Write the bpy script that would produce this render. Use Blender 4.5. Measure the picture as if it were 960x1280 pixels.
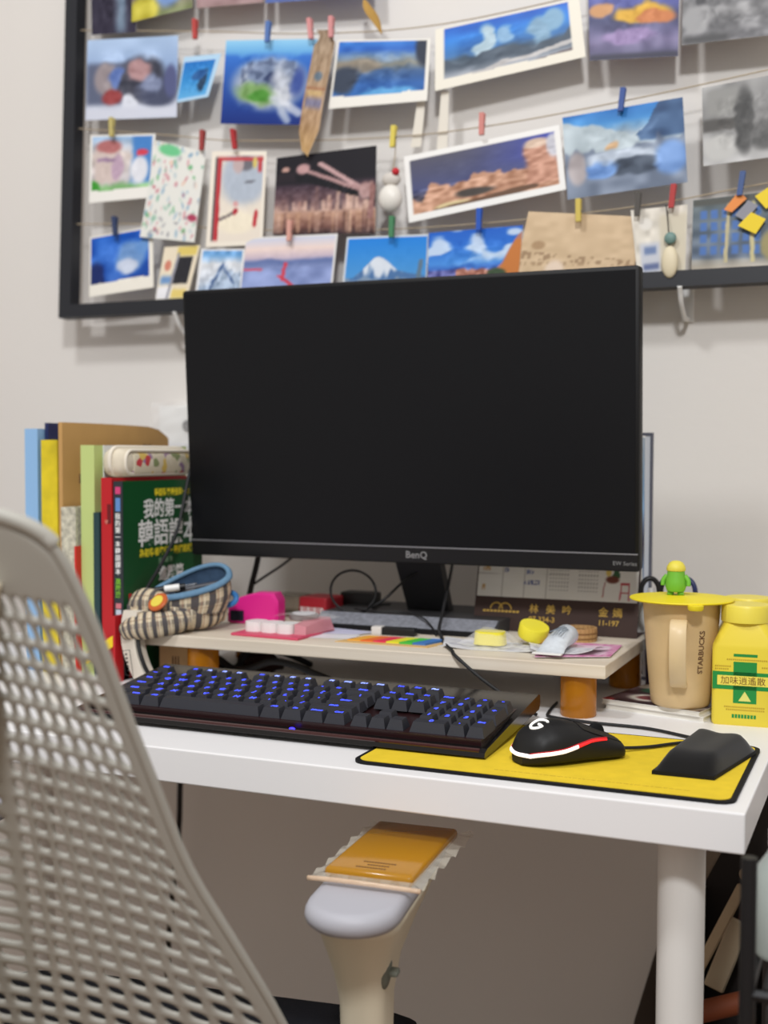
import bpy, bmesh, math, random
import numpy as np
from mathutils import Vector, Matrix, Euler

for o in list(bpy.data.objects):
    bpy.data.objects.remove(o)
scene = bpy.context.scene
C = scene.collection
R_ = math.radians
rnd = random.Random(7)

# ------------------------------------------------------------------ camera
def make_camera():
    yaw, pit, rol, f = .4024, .0465, .0031, 1516.4
    F0 = Vector((-math.sin(yaw), math.cos(yaw), 0)); R0 = Vector((math.cos(yaw), math.sin(yaw), 0)); Z = Vector((0, 0, 1))
    F = F0*math.cos(pit) - Z*math.sin(pit); U = F0*math.sin(pit) + Z*math.cos(pit)
    R = R0*math.cos(rol) + U*math.sin(rol); U2 = U*math.cos(rol) - R0*math.sin(rol)
    cd = bpy.data.cameras.new('camera'); co = bpy.data.objects.new('camera', cd); C.objects.link(co)
    m = Matrix((R, U2, -F)).transposed().to_4x4(); m.translation = (.1094, -1.0028, 1.0278)
    co.matrix_world = m
    cd.sensor_fit = 'HORIZONTAL'; cd.sensor_width = 36; cd.lens = 36*f/960
    cd.clip_start = .02
    cd.dof.use_dof = True; cd.dof.focus_distance = 1.20; cd.dof.aperture_fstop = 5.6
    scene.camera = co
make_camera()

# ------------------------------------------------------------------ light
w = bpy.data.worlds.new('world'); scene.world = w; w.use_nodes = True
w.node_tree.nodes['Background'].inputs[0].default_value = (1.0, .935, .87, 1)
w.node_tree.nodes['Background'].inputs[1].default_value = .50

def area(name, loc, target, size, power, col):
    ld = bpy.data.lights.new(name, 'AREA'); ld.shape = 'DISK'; ld.size = size; ld.energy = power; ld.color = col
    o = bpy.data.objects.new(name, ld); C.objects.link(o); o.location = loc
    o.rotation_euler = (Vector(target)-Vector(loc)).to_track_quat('-Z', 'Y').to_euler()
    return o
area('ceiling_lamp_light', (-.75, -.75, 2.55), (-.7, .1, .74), .22, 13, (.975, .985, 1))
area('ceiling_lamp_light', (.35, -1.65, 2.55), (-.5, .3, .8), .26, 34, (.975, .985, 1))
scene.view_settings.view_transform = 'Standard'
scene.view_settings.look = 'None'
scene.view_settings.gamma = 1
scene.view_settings.use_curve_mapping = False
scene.view_settings.exposure = .02

# ------------------------------------------------------------------ helpers
def lin(c):
    r = []
    for v in c[:3]:
        v = v/255.
        r.append(v/12.92 if v <= .04045 else ((v+.055)/1.055)**2.4)
    return (r[0], r[1], r[2], 1)
def lin_np(a):
    a = np.clip(a/255., 0, 1)
    return np.where(a <= .04045, a/12.92, ((a+.055)/1.055)**2.4)

MATS = {}
def mat(name, col, rough=.5, metal=0, spec=.5, noise=0, nscale=20, bump=0, bscale=60, alpha=1, trans=0, emit=None, estr=0, coat=0, ior=1.45, sheen=0):
    if name in MATS: return MATS[name]
    m = bpy.data.materials.new(name); m.use_nodes = True
    nt = m.node_tree; b = nt.nodes['Principled BSDF']
    b.inputs['Base Color'].default_value = lin(col)
    b.inputs['Roughness'].default_value = rough; b.inputs['Metallic'].default_value = metal
    b.inputs['Specular IOR Level'].default_value = spec; b.inputs['IOR'].default_value = ior
    b.inputs['Alpha'].default_value = alpha; b.inputs['Transmission Weight'].default_value = trans
    b.inputs['Coat Weight'].default_value = coat; b.inputs['Sheen Weight'].default_value = sheen
    if emit:
        b.inputs['Emission Color'].default_value = lin(emit); b.inputs['Emission Strength'].default_value = estr
    tc = None
    if noise or bump:
        tc = nt.nodes.new('ShaderNodeTexCoord')
    if noise:
        n = nt.nodes.new('ShaderNodeTexNoise'); n.inputs['Scale'].default_value = nscale; n.inputs['Detail'].default_value = 4
        nt.links.new(tc.outputs['Object'], n.inputs['Vector'])
        r = nt.nodes.new('ShaderNodeValToRGB')
        c = lin(col); r.color_ramp.elements[0].position = .3; r.color_ramp.elements[1].position = .7
        r.color_ramp.elements[0].color = tuple(v*(1-noise) for v in c[:3])+(1,)
        r.color_ramp.elements[1].color = tuple(min(1, v*(1+noise)) for v in c[:3])+(1,)
        nt.links.new(n.outputs['Fac'], r.inputs['Fac']); nt.links.new(r.outputs['Color'], b.inputs['Base Color'])
    if bump:
        n = nt.nodes.new('ShaderNodeTexNoise'); n.inputs['Scale'].default_value = bscale; n.inputs['Detail'].default_value = 3
        nt.links.new(tc.outputs['Object'], n.inputs['Vector'])
        bp = nt.nodes.new('ShaderNodeBump'); bp.inputs['Strength'].default_value = bump; bp.inputs['Distance'].default_value = .002
        nt.links.new(n.outputs['Fac'], bp.inputs['Height']); nt.links.new(bp.outputs['Normal'], b.inputs['Normal'])
    MATS[name] = m
    return m

def stripes_mat(name, cols, scale, axis, rough=.6, warp=.0, bump=0):
    """wave/stripe wood like procedural: cols = two colours"""
    m = bpy.data.materials.new(name); m.use_nodes = True; nt = m.node_tree; b = nt.nodes['Principled BSDF']
    b.inputs['Roughness'].default_value = rough
    tc = nt.nodes.new('ShaderNodeTexCoord'); mp = nt.nodes.new('ShaderNodeMapping')
    mp.inputs['Scale'].default_value = scale
    nt.links.new(tc.outputs['Object'], mp.inputs['Vector'])
    n = nt.nodes.new('ShaderNodeTexNoise'); n.inputs['Scale'].default_value = 1; n.inputs['Detail'].default_value = 5; n.inputs['Distortion'].default_value = warp
    nt.links.new(mp.outputs['Vector'], n.inputs['Vector'])
    r = nt.nodes.new('ShaderNodeValToRGB'); r.color_ramp.elements[0].position = .32; r.color_ramp.elements[1].position = .68
    r.color_ramp.elements[0].color = lin(cols[0]); r.color_ramp.elements[1].color = lin(cols[1])
    nt.links.new(n.outputs['Fac'], r.inputs['Fac']); nt.links.new(r.outputs['Color'], b.inputs['Base Color'])
    return m

def print_mat():
    m = bpy.data.materials.new('printed_picture'); m.use_nodes = True; nt = m.node_tree; b = nt.nodes['Principled BSDF']
    a = nt.nodes.new('ShaderNodeAttribute'); a.attribute_name = 'Col'
    nt.links.new(a.outputs['Color'], b.inputs['Base Color']); b.inputs['Roughness'].default_value = .42
    b.inputs['Specular IOR Level'].default_value = .3
    return m
PRINT = print_mat()

def plaid_mat():
    m = bpy.data.materials.new('plaid_cotton'); m.use_nodes = True; nt = m.node_tree; b = nt.nodes['Principled BSDF']
    b.inputs['Roughness'].default_value = .9; b.inputs['Specular IOR Level'].default_value = .1
    tc = nt.nodes.new('ShaderNodeTexCoord'); sp = nt.nodes.new('ShaderNodeSeparateXYZ')
    nt.links.new(tc.outputs['UV'], sp.inputs[0])
    def band(out, freq, duty, ph):
        mu = nt.nodes.new('ShaderNodeMath'); mu.operation = 'MULTIPLY_ADD'; mu.inputs[1].default_value = freq; mu.inputs[2].default_value = ph
        fr = nt.nodes.new('ShaderNodeMath'); fr.operation = 'FRACT'
        lt = nt.nodes.new('ShaderNodeMath'); lt.operation = 'LESS_THAN'; lt.inputs[1].default_value = duty
        nt.links.new(out, mu.inputs[0]); nt.links.new(mu.outputs[0], fr.inputs[0]); nt.links.new(fr.outputs[0], lt.inputs[0])
        return lt.outputs[0]
    cur = None
    base = (203, 188, 160)
    for out, f, d, ph, col, k in ((sp.outputs[0], 9, .42, 0, (62, 62, 72), .9), (sp.outputs[1], 4, .35, .1, (88, 84, 86), .6),
                                  (sp.outputs[0], 9, .07, .3, (225, 214, 190), .9), (sp.outputs[1], 4, .07, .6, (120, 96, 80), .5), (sp.outputs[0], 9, .06, .45, (150, 70, 60), .4)):
        fac = band(out, f, d, ph)
        ml = nt.nodes.new('ShaderNodeMath'); ml.operation = 'MULTIPLY'; ml.inputs[1].default_value = k
        nt.links.new(fac, ml.inputs[0])
        mx = nt.nodes.new('ShaderNodeMix'); mx.data_type = 'RGBA'
        nt.links.new(ml.outputs[0], mx.inputs['Factor'])
        if cur is None: mx.inputs['A'].default_value = lin(base)
        else: nt.links.new(cur, mx.inputs['A'])
        mx.inputs['B'].default_value = lin(col)
        cur = mx.outputs['Result']
    nt.links.new(cur, b.inputs['Base Color'])
    return m

# ---- shapes: (verts, faces)
def box(x0, x1, y0, y1, z0, z1):
    v = [(x, y, z) for z in (z0, z1) for y in (y0, y1) for x in (x0, x1)]
    return v, [(0, 2, 3, 1), (4, 5, 7, 6), (0, 1, 5, 4), (2, 6, 7, 3), (0, 4, 6, 2), (1, 3, 7, 5)]
def rbox(x0, x1, y0, y1, z0, z1, r=.003, seg=2):
    bm = bmesh.new(); bmesh.ops.create_cube(bm, size=1)
    for v in bm.verts:
        v.co = Vector(((x0+x1)/2+v.co.x*(x1-x0), (y0+y1)/2+v.co.y*(y1-y0), (z0+z1)/2+v.co.z*(z1-z0)))
    r = min(r, .49*min(abs(x1-x0), abs(y1-y0), abs(z1-z0)))
    bmesh.ops.bevel(bm, geom=bm.edges[:], offset=r, segments=seg, profile=.5, affect='EDGES')
    s = ([tuple(v.co) for v in bm.verts], [tuple(v.index for v in f.verts) for f in bm.faces]); bm.free(); return s
def prism(poly, z0, z1, taper=None):
    """polygon in xy extruded in z; taper polygon on top optional"""
    n = len(poly); top = taper or poly
    v = [(a, b, z0) for a, b in poly] + [(a, b, z1) for a, b in top]
    f = [tuple(reversed(range(n))), tuple(range(n, 2*n))] + [(i, (i+1) % n, n+(i+1) % n, n+i) for i in range(n)]
    return v, f
def rrect(x0, x1, y0, y1, r, seg=5):
    p = []
    for cx, cy, a0 in ((x1-r, y1-r, 0), (x0+r, y1-r, 90), (x0+r, y0+r, 180), (x1-r, y0+r, 270)):
        for i in range(seg+1):
            a = R_(a0+90*i/seg); p.append((cx+r*math.cos(a), cy+r*math.sin(a)))
    return p
def lathe(prof, c=(0, 0, 0), n=32, cap=True):
    v = []; f = []
    for r, z in prof:
        for i in range(n):
            a = 2*math.pi*i/n; v.append((c[0]+r*math.cos(a), c[1]+r*math.sin(a), c[2]+z))
    for j in range(len(prof)-1):
        for i in range(n):
            k = (i+1) % n; f.append((j*n+i, j*n+k, (j+1)*n+k, (j+1)*n+i))
    if cap:
        f.append(tuple(reversed(range(n)))); f.append(tuple(range((len(prof)-1)*n, len(prof)*n)))
    return v, f
def cyl(c, r, z0, z1, n=24, r2=None):
    return lathe([(r, z0), (r if r2 is None else r2, z1)], (c[0], c[1], 0), n)
def sphere(c, r, n=16, m=10, sc=(1, 1, 1)):
    prof = [(max(1e-5, r*math.sin(math.pi*i/m)), -r*math.cos(math.pi*i/m)) for i in range(m+1)]
    v, f = lathe(prof, (0, 0, 0), n)
    return [(c[0]+a*sc[0], c[1]+b*sc[1], c[2]+d*sc[2]) for a, b, d in v], f
def smooth_path(pts, sub=6, closed=False):
    P = [Vector(p) for p in pts]; out = []; n = len(P)
    rng = range(n if closed else n-1)
    for i in rng:
        if closed: p0, p1, p2, p3 = P[i-1], P[i], P[(i+1) % n], P[(i+2) % n]
        else: p0, p1, p2, p3 = P[max(0, i-1)], P[i], P[i+1], P[min(n-1, i+2)]
        for k in range(sub):
            t = k/sub
            out.append(.5*((2*p1)+(p2-p0)*t+(2*p0-5*p1+4*p2-p3)*t*t+(3*p1-p0-3*p2+p3)*t**3))
    if not closed: out.append(P[-1])
    return out
def tube(pts, r, n=8, sub=6, closed=False, flat=1.0, smooth=True):
    P = smooth_path(pts, sub, closed) if smooth else [Vector(p) for p in pts]
    v = []; f = []; m = len(P)
    nrm = None
    for i, p in enumerate(P):
        if closed: t = P[(i+1) % m]-P[i-1]
        else: t = P[min(m-1, i+1)]-P[max(0, i-1)]
        t.normalize()
        if nrm is None:
            nrm = t.orthogonal().normalized()
        nrm = (nrm - t*nrm.dot(t))
        if nrm.length < 1e-6: nrm = t.orthogonal()
        nrm.normalize(); bi = t.cross(nrm)
        rr = r(i/(m-1)) if callable(r) else r
        for k in range(n):
            a = 2*math.pi*k/n
            v.append(tuple(p+nrm*math.cos(a)*rr+bi*math.sin(a)*rr*flat))
    for i in range(m if closed else m-1):
        j = (i+1) % m
        for k in range(n):
            l = (k+1) % n; f.append((i*n+k, i*n+l, j*n+l, j*n+k))
    if not closed:
        f.append(tuple(reversed(range(n)))); f.append(tuple(range((m-1)*n, m*n)))
    return v, f
def xf(s, M):
    return [tuple(M @ Vector(p)) for p in s[0]], s[1]
def mv(s, d): return xf(s, Matrix.Translation(d))
def basis(o, x, y):
    x = Vector(x).normalized(); y = Vector(y); y = (y-x*y.dot(x)).normalized(); z = x.cross(y)
    m = Matrix((x, y, z)).transposed().to_4x4(); m.translation = o; return m
def rotz(a): return Matrix.Rotation(R_(a), 4, 'Z')

def off_of(P):
    o = Vector((0, 0, 0)); q = P
    while q is not None and q.type == 'MESH':
        o += q.location; q = q.parent
    return o
def obj(name, shapes, m=None, parent=None, smooth=False, label=None, uv=None):
    """shapes: one (verts, faces) or a list of shapes or (shape, material) pairs; coordinates in the root's space"""
    if isinstance(shapes, tuple) and len(shapes) == 2 and isinstance(shapes[0], list) and shapes[0] and isinstance(shapes[0][0], (tuple, Vector)) and isinstance(shapes[0][0][0], (int, float)):
        shapes = [shapes]
    V = []; F = []; MI = []; ms = []
    for s in shapes:
        sm = m
        if isinstance(s[1], bpy.types.Material): s, sm = s
        if sm not in ms: ms.append(sm)
        b = len(V); V += [tuple(p) for p in s[0]]; F += [tuple(i+b for i in f) for f in s[1]]; MI += [ms.index(sm)]*len(s[1])
    A = np.array(V); lo = A.min(0); hi = A.max(0)
    c = Vector(((lo[0]+hi[0])/2, (lo[1]+hi[1])/2, lo[2]))
    me = bpy.data.meshes.new(name)
    me.from_pydata([tuple(Vector(p)-c) for p in V], [], F)
    for mm in ms: me.materials.append(mm)
    me.polygons.foreach_set('material_index', MI)
    if smooth:
        me.polygons.foreach_set('use_smooth', [True]*len(F))
        if smooth != 'all' and hasattr(me, 'set_sharp_from_angle'): me.set_sharp_from_angle(angle=R_(40))
    if uv:
        l = me.uv_layers.new(name='UV')
        for lp in me.loops: l.data[lp.index].uv = uv[lp.vertex_index]
    me.update()
    o = bpy.data.objects.new(name, me); C.objects.link(o)
    o.location = c
    if parent is not None:
        o.parent = parent; o.location = c-off_of(parent)
    if label: o['label'] = label
    return o
def tag(o, label, cat, group=None):
    o['label'] = label; o['category'] = cat
    if group: o['group'] = group
    return o
def struct(o):
    o['kind'] = 'structure'; return o
def thing(name, label, cat, loc=(0, 0, 0), rz=0, group=None, rx=0):
    o = bpy.data.objects.new(name, None); C.objects.link(o); o.location = loc; o.rotation_euler = (R_(rx), 0, R_(rz))
    o.empty_display_size = .02
    return tag(o, label, cat, group)

TEXTC = {}
def text_shape(body, size, bold=0, extrude=.0001, width=None, align='LEFT', spacing=1):
    key = (body, size, bold, extrude, width, align, spacing)
    if key in TEXTC: return TEXTC[key]
    cu = bpy.data.curves.new('txt', 'FONT'); cu.body = body; cu.size = size; cu.offset = bold; cu.extrude = extrude
    cu.resolution_u = 2; cu.align_x = align; cu.space_line = spacing
    t = bpy.data.objects.new('txt', cu); C.objects.link(t)
    bpy.context.view_layer.update()
    dg = bpy.context.evaluated_depsgraph_get()
    me = bpy.data.meshes.new_from_object(t.evaluated_get(dg))
    v = [tuple(p.co) for p in me.vertices]; f = [tuple(p.vertices) for p in me.polygons]
    bpy.data.objects.remove(t); bpy.data.curves.remove(cu); bpy.data.meshes.remove(me)
    if width and v:
        xs = [p[0] for p in v]; k = width/(max(xs)-min(xs)); x0 = min(xs)
        v = [((p[0]-x0)*k, p[1], p[2]) for p in v]
    TEXTC[key] = (v, f)
    return v, f
def text(name, body, size, m, M, parent, **k):
    s = text_shape(body, size, **k)
    if not s[0]: return None
    return obj(name, xf(s, M), m, parent)

# ---- printed pictures painted into vertex colours of a fine grid
def ss(a, b, x):
    t = np.clip((x-a)/(b-a+1e-9), 0, 1); return t*t*(3-2*t)
def vnoise(u, v, seed):
    g = np.random.RandomState(seed).rand(64, 64)
    iu = np.floor(u).astype(int); iv = np.floor(v).astype(int); fu = u-iu; fv = v-iv
    fu = fu*fu*(3-2*fu); fv = fv*fv*(3-2*fv)
    a = g[iu % 64, iv % 64]; b = g[(iu+1) % 64, iv % 64]; c = g[iu % 64, (iv+1) % 64]; d = g[(iu+1) % 64, (iv+1) % 64]
    return (a*(1-fu)+b*fu)*(1-fv)+(c*(1-fu)+d*fu)*fv
class Im:
    def __init__(s, U, V):
        s.U = U; s.V = V; s.c = np.full(U.shape+(3,), 240.)
    def put(s, m, col):
        m = np.asarray(m, float)[..., None]; s.c = s.c*(1-m)+np.array(col, float)*m
    def fill(s, col): s.c[:] = col
    def vg(s, stops, m=None):
        st = sorted(stops); vs = [a for a, _ in st]
        col = np.stack([np.interp(s.V, vs, [c[i] for _, c in st]) for i in range(3)], -1)
        if m is None: s.c = col
        else: mm = np.asarray(m, float)[..., None]; s.c = s.c*(1-mm)+col*mm
    def blob(s, cx, cy, rx, ry, col, soft=.25, k=1, ang=0):
        a = R_(ang); du = s.U-cx; dv = s.V-cy
        x = du*math.cos(a)+dv*math.sin(a); y = -du*math.sin(a)+dv*math.cos(a)
        d = np.sqrt((x/rx)**2+(y/ry)**2); s.put((1-ss(1-soft, 1+soft, d))*k, col)
    def rect(s, u0, u1, v0, v1, col, soft=.015, k=1):
        m = ss(u0-soft, u0+soft, s.U)*(1-ss(u1-soft, u1+soft, s.U))*ss(v0-soft, v0+soft, s.V)*(1-ss(v1-soft, v1+soft, s.V)); s.put(m*k, col)
    def line(s, x0, y0, x1, y1, wd, col, soft=.012, k=1):
        dx, dy = x1-x0, y1-y0; L = dx*dx+dy*dy
        t = np.clip(((s.U-x0)*dx+(s.V-y0)*dy)/L, 0, 1)
        d = np.sqrt((s.U-x0-t*dx)**2+(s.V-y0-t*dy)**2); s.put((1-ss(wd, wd+soft, d))*k, col)
    def below(s, fn, col, soft=.015, k=1):
        h = fn(s.U) if callable(fn) else fn
        s.put((1-ss(h-soft, h+soft, s.V))*k, col)
    def n(s, fu, fv, seed): return vnoise(s.U*fu+seed*3.1, s.V*fv+seed*1.7, seed)
    def grain(s, f, amp, seed, m=1):
        q = (s.n(f, f, seed)-.5)*amp; s.c = s.c+(q*m)[..., None]
    def border(s, col, l, r, b, t):
        m = 1-(s.U > l)*(s.U < 1-r)*(s.V > b)*(s.V < 1-t); s.put(m, col)
def jag(u, pts, amp=0, seed=1, f=20):
    h = np.interp(u, [p[0] for p in pts], [p[1] for p in pts])
    if amp: h = h+(vnoise(u*f, u*0+seed*2.3, seed)-.5)*amp
    return h
def picture_shape(fn, c4, nx=56, ny=40, bend=None, warp=False):
    """c4: TL, TR, BR, BL Vectors; returns verts, faces, colours; bend(u,v) -> displacement along the normal"""
    tl, tr, br, bl = [np.array(p, float) for p in c4]
    u = np.linspace(0, 1, nx+1); v = np.linspace(0, 1, ny+1)
    U, V = np.meshgrid(u, v)
    P = (tl*(1-U[..., None])+tr*U[..., None])*V[..., None]+(bl*(1-U[..., None])+br*U[..., None])*(1-V[..., None])
    if bend is not None:
        nn = np.cross(tr-tl, tl-bl); nn /= np.linalg.norm(nn); P = P+nn*bend(U, V)[..., None]
    e = np.minimum(np.minimum(U, 1-U), np.minimum(V, 1-V)); mk = ss(.12, .24, e)*float(warp)
    sd = (sum(ord(q) for q in fn.__name__)) % 97
    Uw = U+mk*(.10*(vnoise(U*6+sd, V*6, sd)-.5)+.05*(vnoise(U*15, V*15+sd, sd+1)-.5)); Vw = V+mk*(.10*(vnoise(U*6, V*6+sd*2, sd+2)-.5)+.05*(vnoise(U*15+sd, V*15, sd+3)-.5))
    if warp: U, V = Uw, Vw
    im = Im(U, V); fn(im)
    if warp: im.grain(14, 34, sd+5, mk); im.grain(30, 22, sd+6, mk)
    col = np.clip(im.c, 0, 255)
    return P.reshape(-1, 3), col.reshape(-1, 3), nx, ny
PAPER = None
def picture(name, fn, c4, parent=None, nx=56, ny=40, thick=.0006, bend=None, back=None, label=None, warp=False):
    P, col, nx, ny = picture_shape(fn, c4, nx, ny, bend, warp)
    tl, tr, br, bl = [np.array(p, float) for p in c4]
    nn = np.cross(tr-tl, tl-bl); nn /= np.linalg.norm(nn)      # towards the viewer
    W = nx+1; N = len(P)
    F = [(j*W+i, j*W+i+1, (j+1)*W+i+1, (j+1)*W+i) for j in range(ny) for i in range(nx)]
    mi = [0]*len(F)
    # back sheet and rim
    rim = [i for i in range(W)]+[j*W+nx for j in range(1, ny+1)]+[ny*W+i for i in range(nx-1, -1, -1)]+[j*W for j in range(ny-1, 0, -1)]
    Q = [P[i]-nn*thick for i in rim]; n = len(rim)
    V = [tuple(p) for p in P]+[tuple(q) for q in Q]
    for k in range(n):
        l = (k+1) % n; F.append((rim[l], rim[k], N+k, N+l)); mi.append(1)
    if bend is None:
        F.append(tuple(N+k for k in reversed(range(n)))); mi.append(1)
    A = np.array(V); lo = A.min(0); hi = A.max(0); c = Vector(((lo[0]+hi[0])/2, (lo[1]+hi[1])/2, lo[2]))
    me = bpy.data.meshes.new(name); me.from_pydata([tuple(Vector(p)-c) for p in V], [], F)
    me.materials.append(PRINT); me.materials.append(back or PAPER)
    me.polygons.foreach_set('material_index', mi)
    a = me.color_attributes.new('Col', 'FLOAT_COLOR', 'POINT')
    lc = lin_np(col); full = np.ones((len(V), 4)); full[:N, :3] = lc; full[N:, :3] = .8
    a.data.foreach_set('color', full.reshape(-1)); me.update()
    o = bpy.data.objects.new(name, me); C.objects.link(o); o.location = c
    if parent is not None: o.parent = parent; o.location = c-off_of(parent)
    if label: o['label'] = label
    return o

# ------------------------------------------------------------------ materials
PAPER = mat('white_paper', (236, 234, 228), .7, spec=.2)
WALL = mat('painted_wall', (224, 220, 215), .75, spec=.2, noise=.015, nscale=3, bump=.15, bscale=90)
WHITE_LAM = mat('white_laminate', (236, 235, 236), .38, spec=.4)
BLACK_PL = mat('black_plastic', (22, 22, 24), .42)
BLACK_GL = mat('glossy_black_plastic', (14, 13, 15), .12, spec=.6)
DARK_RUB = mat('dark_rubber', (20, 20, 22), .7, spec=.25)
BLACK_FR = mat('black_frame_paint', (34, 36, 42), .45)
AMBER = mat('amber_plastic', (214, 138, 32), .25, trans=.45, spec=.5, ior=1.4)
GOLD = mat('gold_foil', (214, 176, 84), .35, metal=.3)
WHITE_INK = mat('white_ink', (240, 240, 238), .5)
BLACK_INK = mat('black_ink', (30, 28, 28), .6)
YEL_INK = mat('yellow_ink', (240, 220, 50), .5)
CORD = mat('black_cord', (26, 26, 28), .55)
STRING = mat('jute_string', (176, 160, 136), .9)
CLEAR = mat('clear_film', (245, 245, 245), .08, alpha=.22, spec=.6)
CREAM = mat('cream_plastic', (226, 216, 192), .5)
GREYPL = mat('light_grey_plastic', (176, 176, 178), .45)
WHITEPL = mat('white_plastic', (236, 236, 234), .35)
BEIGE = mat('beige_wood', (188, 168, 138), .7, noise=.1, nscale=15)

# ------------------------------------------------------------------ the setting
YW = .68
struct(obj('wall_back', box(-3, 2.4, YW, YW+.1, 0, 2.7), WALL))
FLOORM = stripes_mat('brown_wood_floor', ((116, 84, 58), (150, 112, 80)), (3, 40, 3), 0, .45)
struct(obj('floor', box(-3, 2.4, -3.2, YW, -.05, 0), FLOORM))
struct(obj('baseboard_back', rbox(-3, 2.4, YW-.012, YW, 0, .08, .004), mat('baseboard_paint', (205, 196, 182), .5)))

# ------------------------------------------------------------------ desk
DT = .74
desk = thing('desk', 'white laminate desk with round white legs under the monitor', 'desk', (-.6, .3, 0))
obj('tabletop', rbox(-.6, .6, -.3, .3, .706, .74, .0015, 2), WHITE_LAM, desk)
for sx in (-1, 1):
    for sy in (-1, 1):
        lx, ly = sx*.541, sy*.243
        lg = obj('leg', lathe([(.0205, .0), (.0205, .004), (.0195, .01), (.0205, .69)], (lx, ly, 0), 28), mat('white_steel_tube', (232, 230, 226), .4), desk, smooth=True)
        obj('mounting_plate', cyl((lx, ly), .0215, .690, .706, 28), MATS['white_steel_tube'], lg, smooth=True)

# ------------------------------------------------------------------ open black frame with strings, leaning on the wall
LEAN = R_(2.8)
BU = Vector((1, 0, 0)); BV = Vector((0, math.sin(LEAN), math.cos(LEAN))); BN = Vector((0, -math.cos(LEAN), math.sin(LEAN)))
BP = Vector((0, .62, 1.245))
def bp(u, v, d=0): return BP+BU*u+BV*v+BN*d
frame = thing('wall_frame', 'large open black frame strung with cords of postcards on the wall', 'frame', (-.476, .62, 1.245))
FL = Vector(frame.location)
def bbox_board(u0, u1, v0, v1, d0, d1):
    v = [tuple(bp(u, v_, d)-FL) for v_ in (v0, v1) for d in (d1, d0) for u in (u0, u1)]
    return v, box(0, 1, 0, 1, 0, 1)[1]
U0, U1, V0, V1 = -1.150, .20, .003, .86
obj('frame_bar', bbox_board(U0, U1, V0, V0+.021, -.012, .012), BLACK_FR, frame)
obj('frame_bar', bbox_board(U0, U1, V1-.021, V1, -.012, .012), BLACK_FR, frame)
obj('frame_bar', bbox_board(U0, U0+.023, V0+.021, V1-.021, -.012, .012), BLACK_FR, frame)
obj('frame_bar', bbox_board(U1-.023, U1, V0+.021, V1-.021, -.012, .012), BLACK_FR, frame)
STR = [[(-1.128, .62), (-.9, .592), (-.6, .56), (-.3, .57), (-.05, .58), (.178, .6)],
       [(-1.128, .470), (-.9, .438), (-.7, .408), (-.5, .395), (-.25, .412), (-.05, .432), (.178, .46)],
       [(-1.128, .311), (-.95, .282), (-.83, .262), (-.6, .243), (-.43, .243), (-.24, .257), (-.05, .277), (.178, .305)],
       [(-1.128, .156), (-1.0, .147), (-.8, .124), (-.6, .110), (-.4, .108), (-.2, .116), (-.05, .132), (.178, .150)]]
for s in STR:
    obj('string', tube([bp(u, v, -.001)-FL for u, v in s], .0009, 6, 5), STRING, frame)
for hu, hl in ((-.93, 'the black windowed ticket card'), (-.160, 'the white packet with charms')):
    h = thing('adhesive_hook', f'small white wall hook under the black frame below {hl}', 'hook', (hu, YW, 1.215), group='hooks under the frame')
    obj('backplate', rbox(-.008, .008, -.004, 0, -.006, .05, .002), WHITEPL, h)
    obj('hook_arm', tube([(0, -.003, -.002), (0, -.03, -.002), (0, -.055, .012), (0, -.066, .026), (0, -.072, .034)], .0032, 8, 4), WHITEPL, h, smooth=True)

# ---- picture contents
def p_portrait(i):
    i.vg([(0, (52, 48, 66)), (1, (38, 36, 52))]); i.rect(.55, .78, 0, 1, (112, 130, 150), .1); i.blob(.65, .8, .2, .25, (150, 120, 120)); i.grain(9, 20, 2)
def p_pinkgreen(i):
    i.vg([(0, (120, 132, 88)), (.35, (120, 100, 106)), (.7, (150, 120, 130)), (1, (90, 88, 120))]); i.blob(.6, .4, .25, .3, (120, 150, 200)); i.blob(.2, .1, .25, .2, (196, 186, 70)); i.grain(7, 60, 3)
def p_pink(i):
    i.vg([(0, (150, 124, 124)), (.5, (170, 130, 140)), (1, (120, 110, 150))]); i.grain(8, 40, 4)
def p_bluetop(i):
    i.vg([(0, (86, 110, 176)), (.5, (60, 90, 180)), (1, (90, 140, 210))]); i.blob(.2, .2, .3, .15, (150, 120, 120)); i.grain(8, 40, 5)
def p_heads(i):
    i.vg([(0, (196, 204, 222)), (.2, (200, 206, 222)), (.5, (150, 175, 215)), (1, (176, 200, 232))]); i.grain(5, 40, 6)
    i.rect(0, .5, .18, .7, (92, 100, 124), .05); i.blob(.62, .48, .26, .28, (62, 64, 78)); i.blob(.80, .32, .2, .2, (70, 76, 100))
    i.blob(.22, .5, .13, .2, (150, 140, 144)); i.blob(.57, .6, .12, .13, (168, 132, 134)); i.blob(.3, .28, .12, .11, (150, 66, 68)); i.blob(.34, .52, .08, .12, (96, 120, 180))
    i.blob(.72, .42, .12, .14, (128, 138, 168)); i.blob(.93, .45, .07, .2, (84, 90, 130)); i.blob(.5, .16, .09, .16, (214, 218, 230)); i.rect(0, 1, 0, .14, (206, 210, 224), .05)
def p_smallblue(i):
    i.vg([(0, (104, 176, 226)), (.5, (52, 138, 206)), (1, (34, 108, 190))]); i.blob(.68, .42, .12, .25, (38, 66, 96)); i.blob(.55, .55, .2, .1, (40, 90, 150)); i.border((176, 210, 236), .03, .1, .06, .12)
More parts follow.
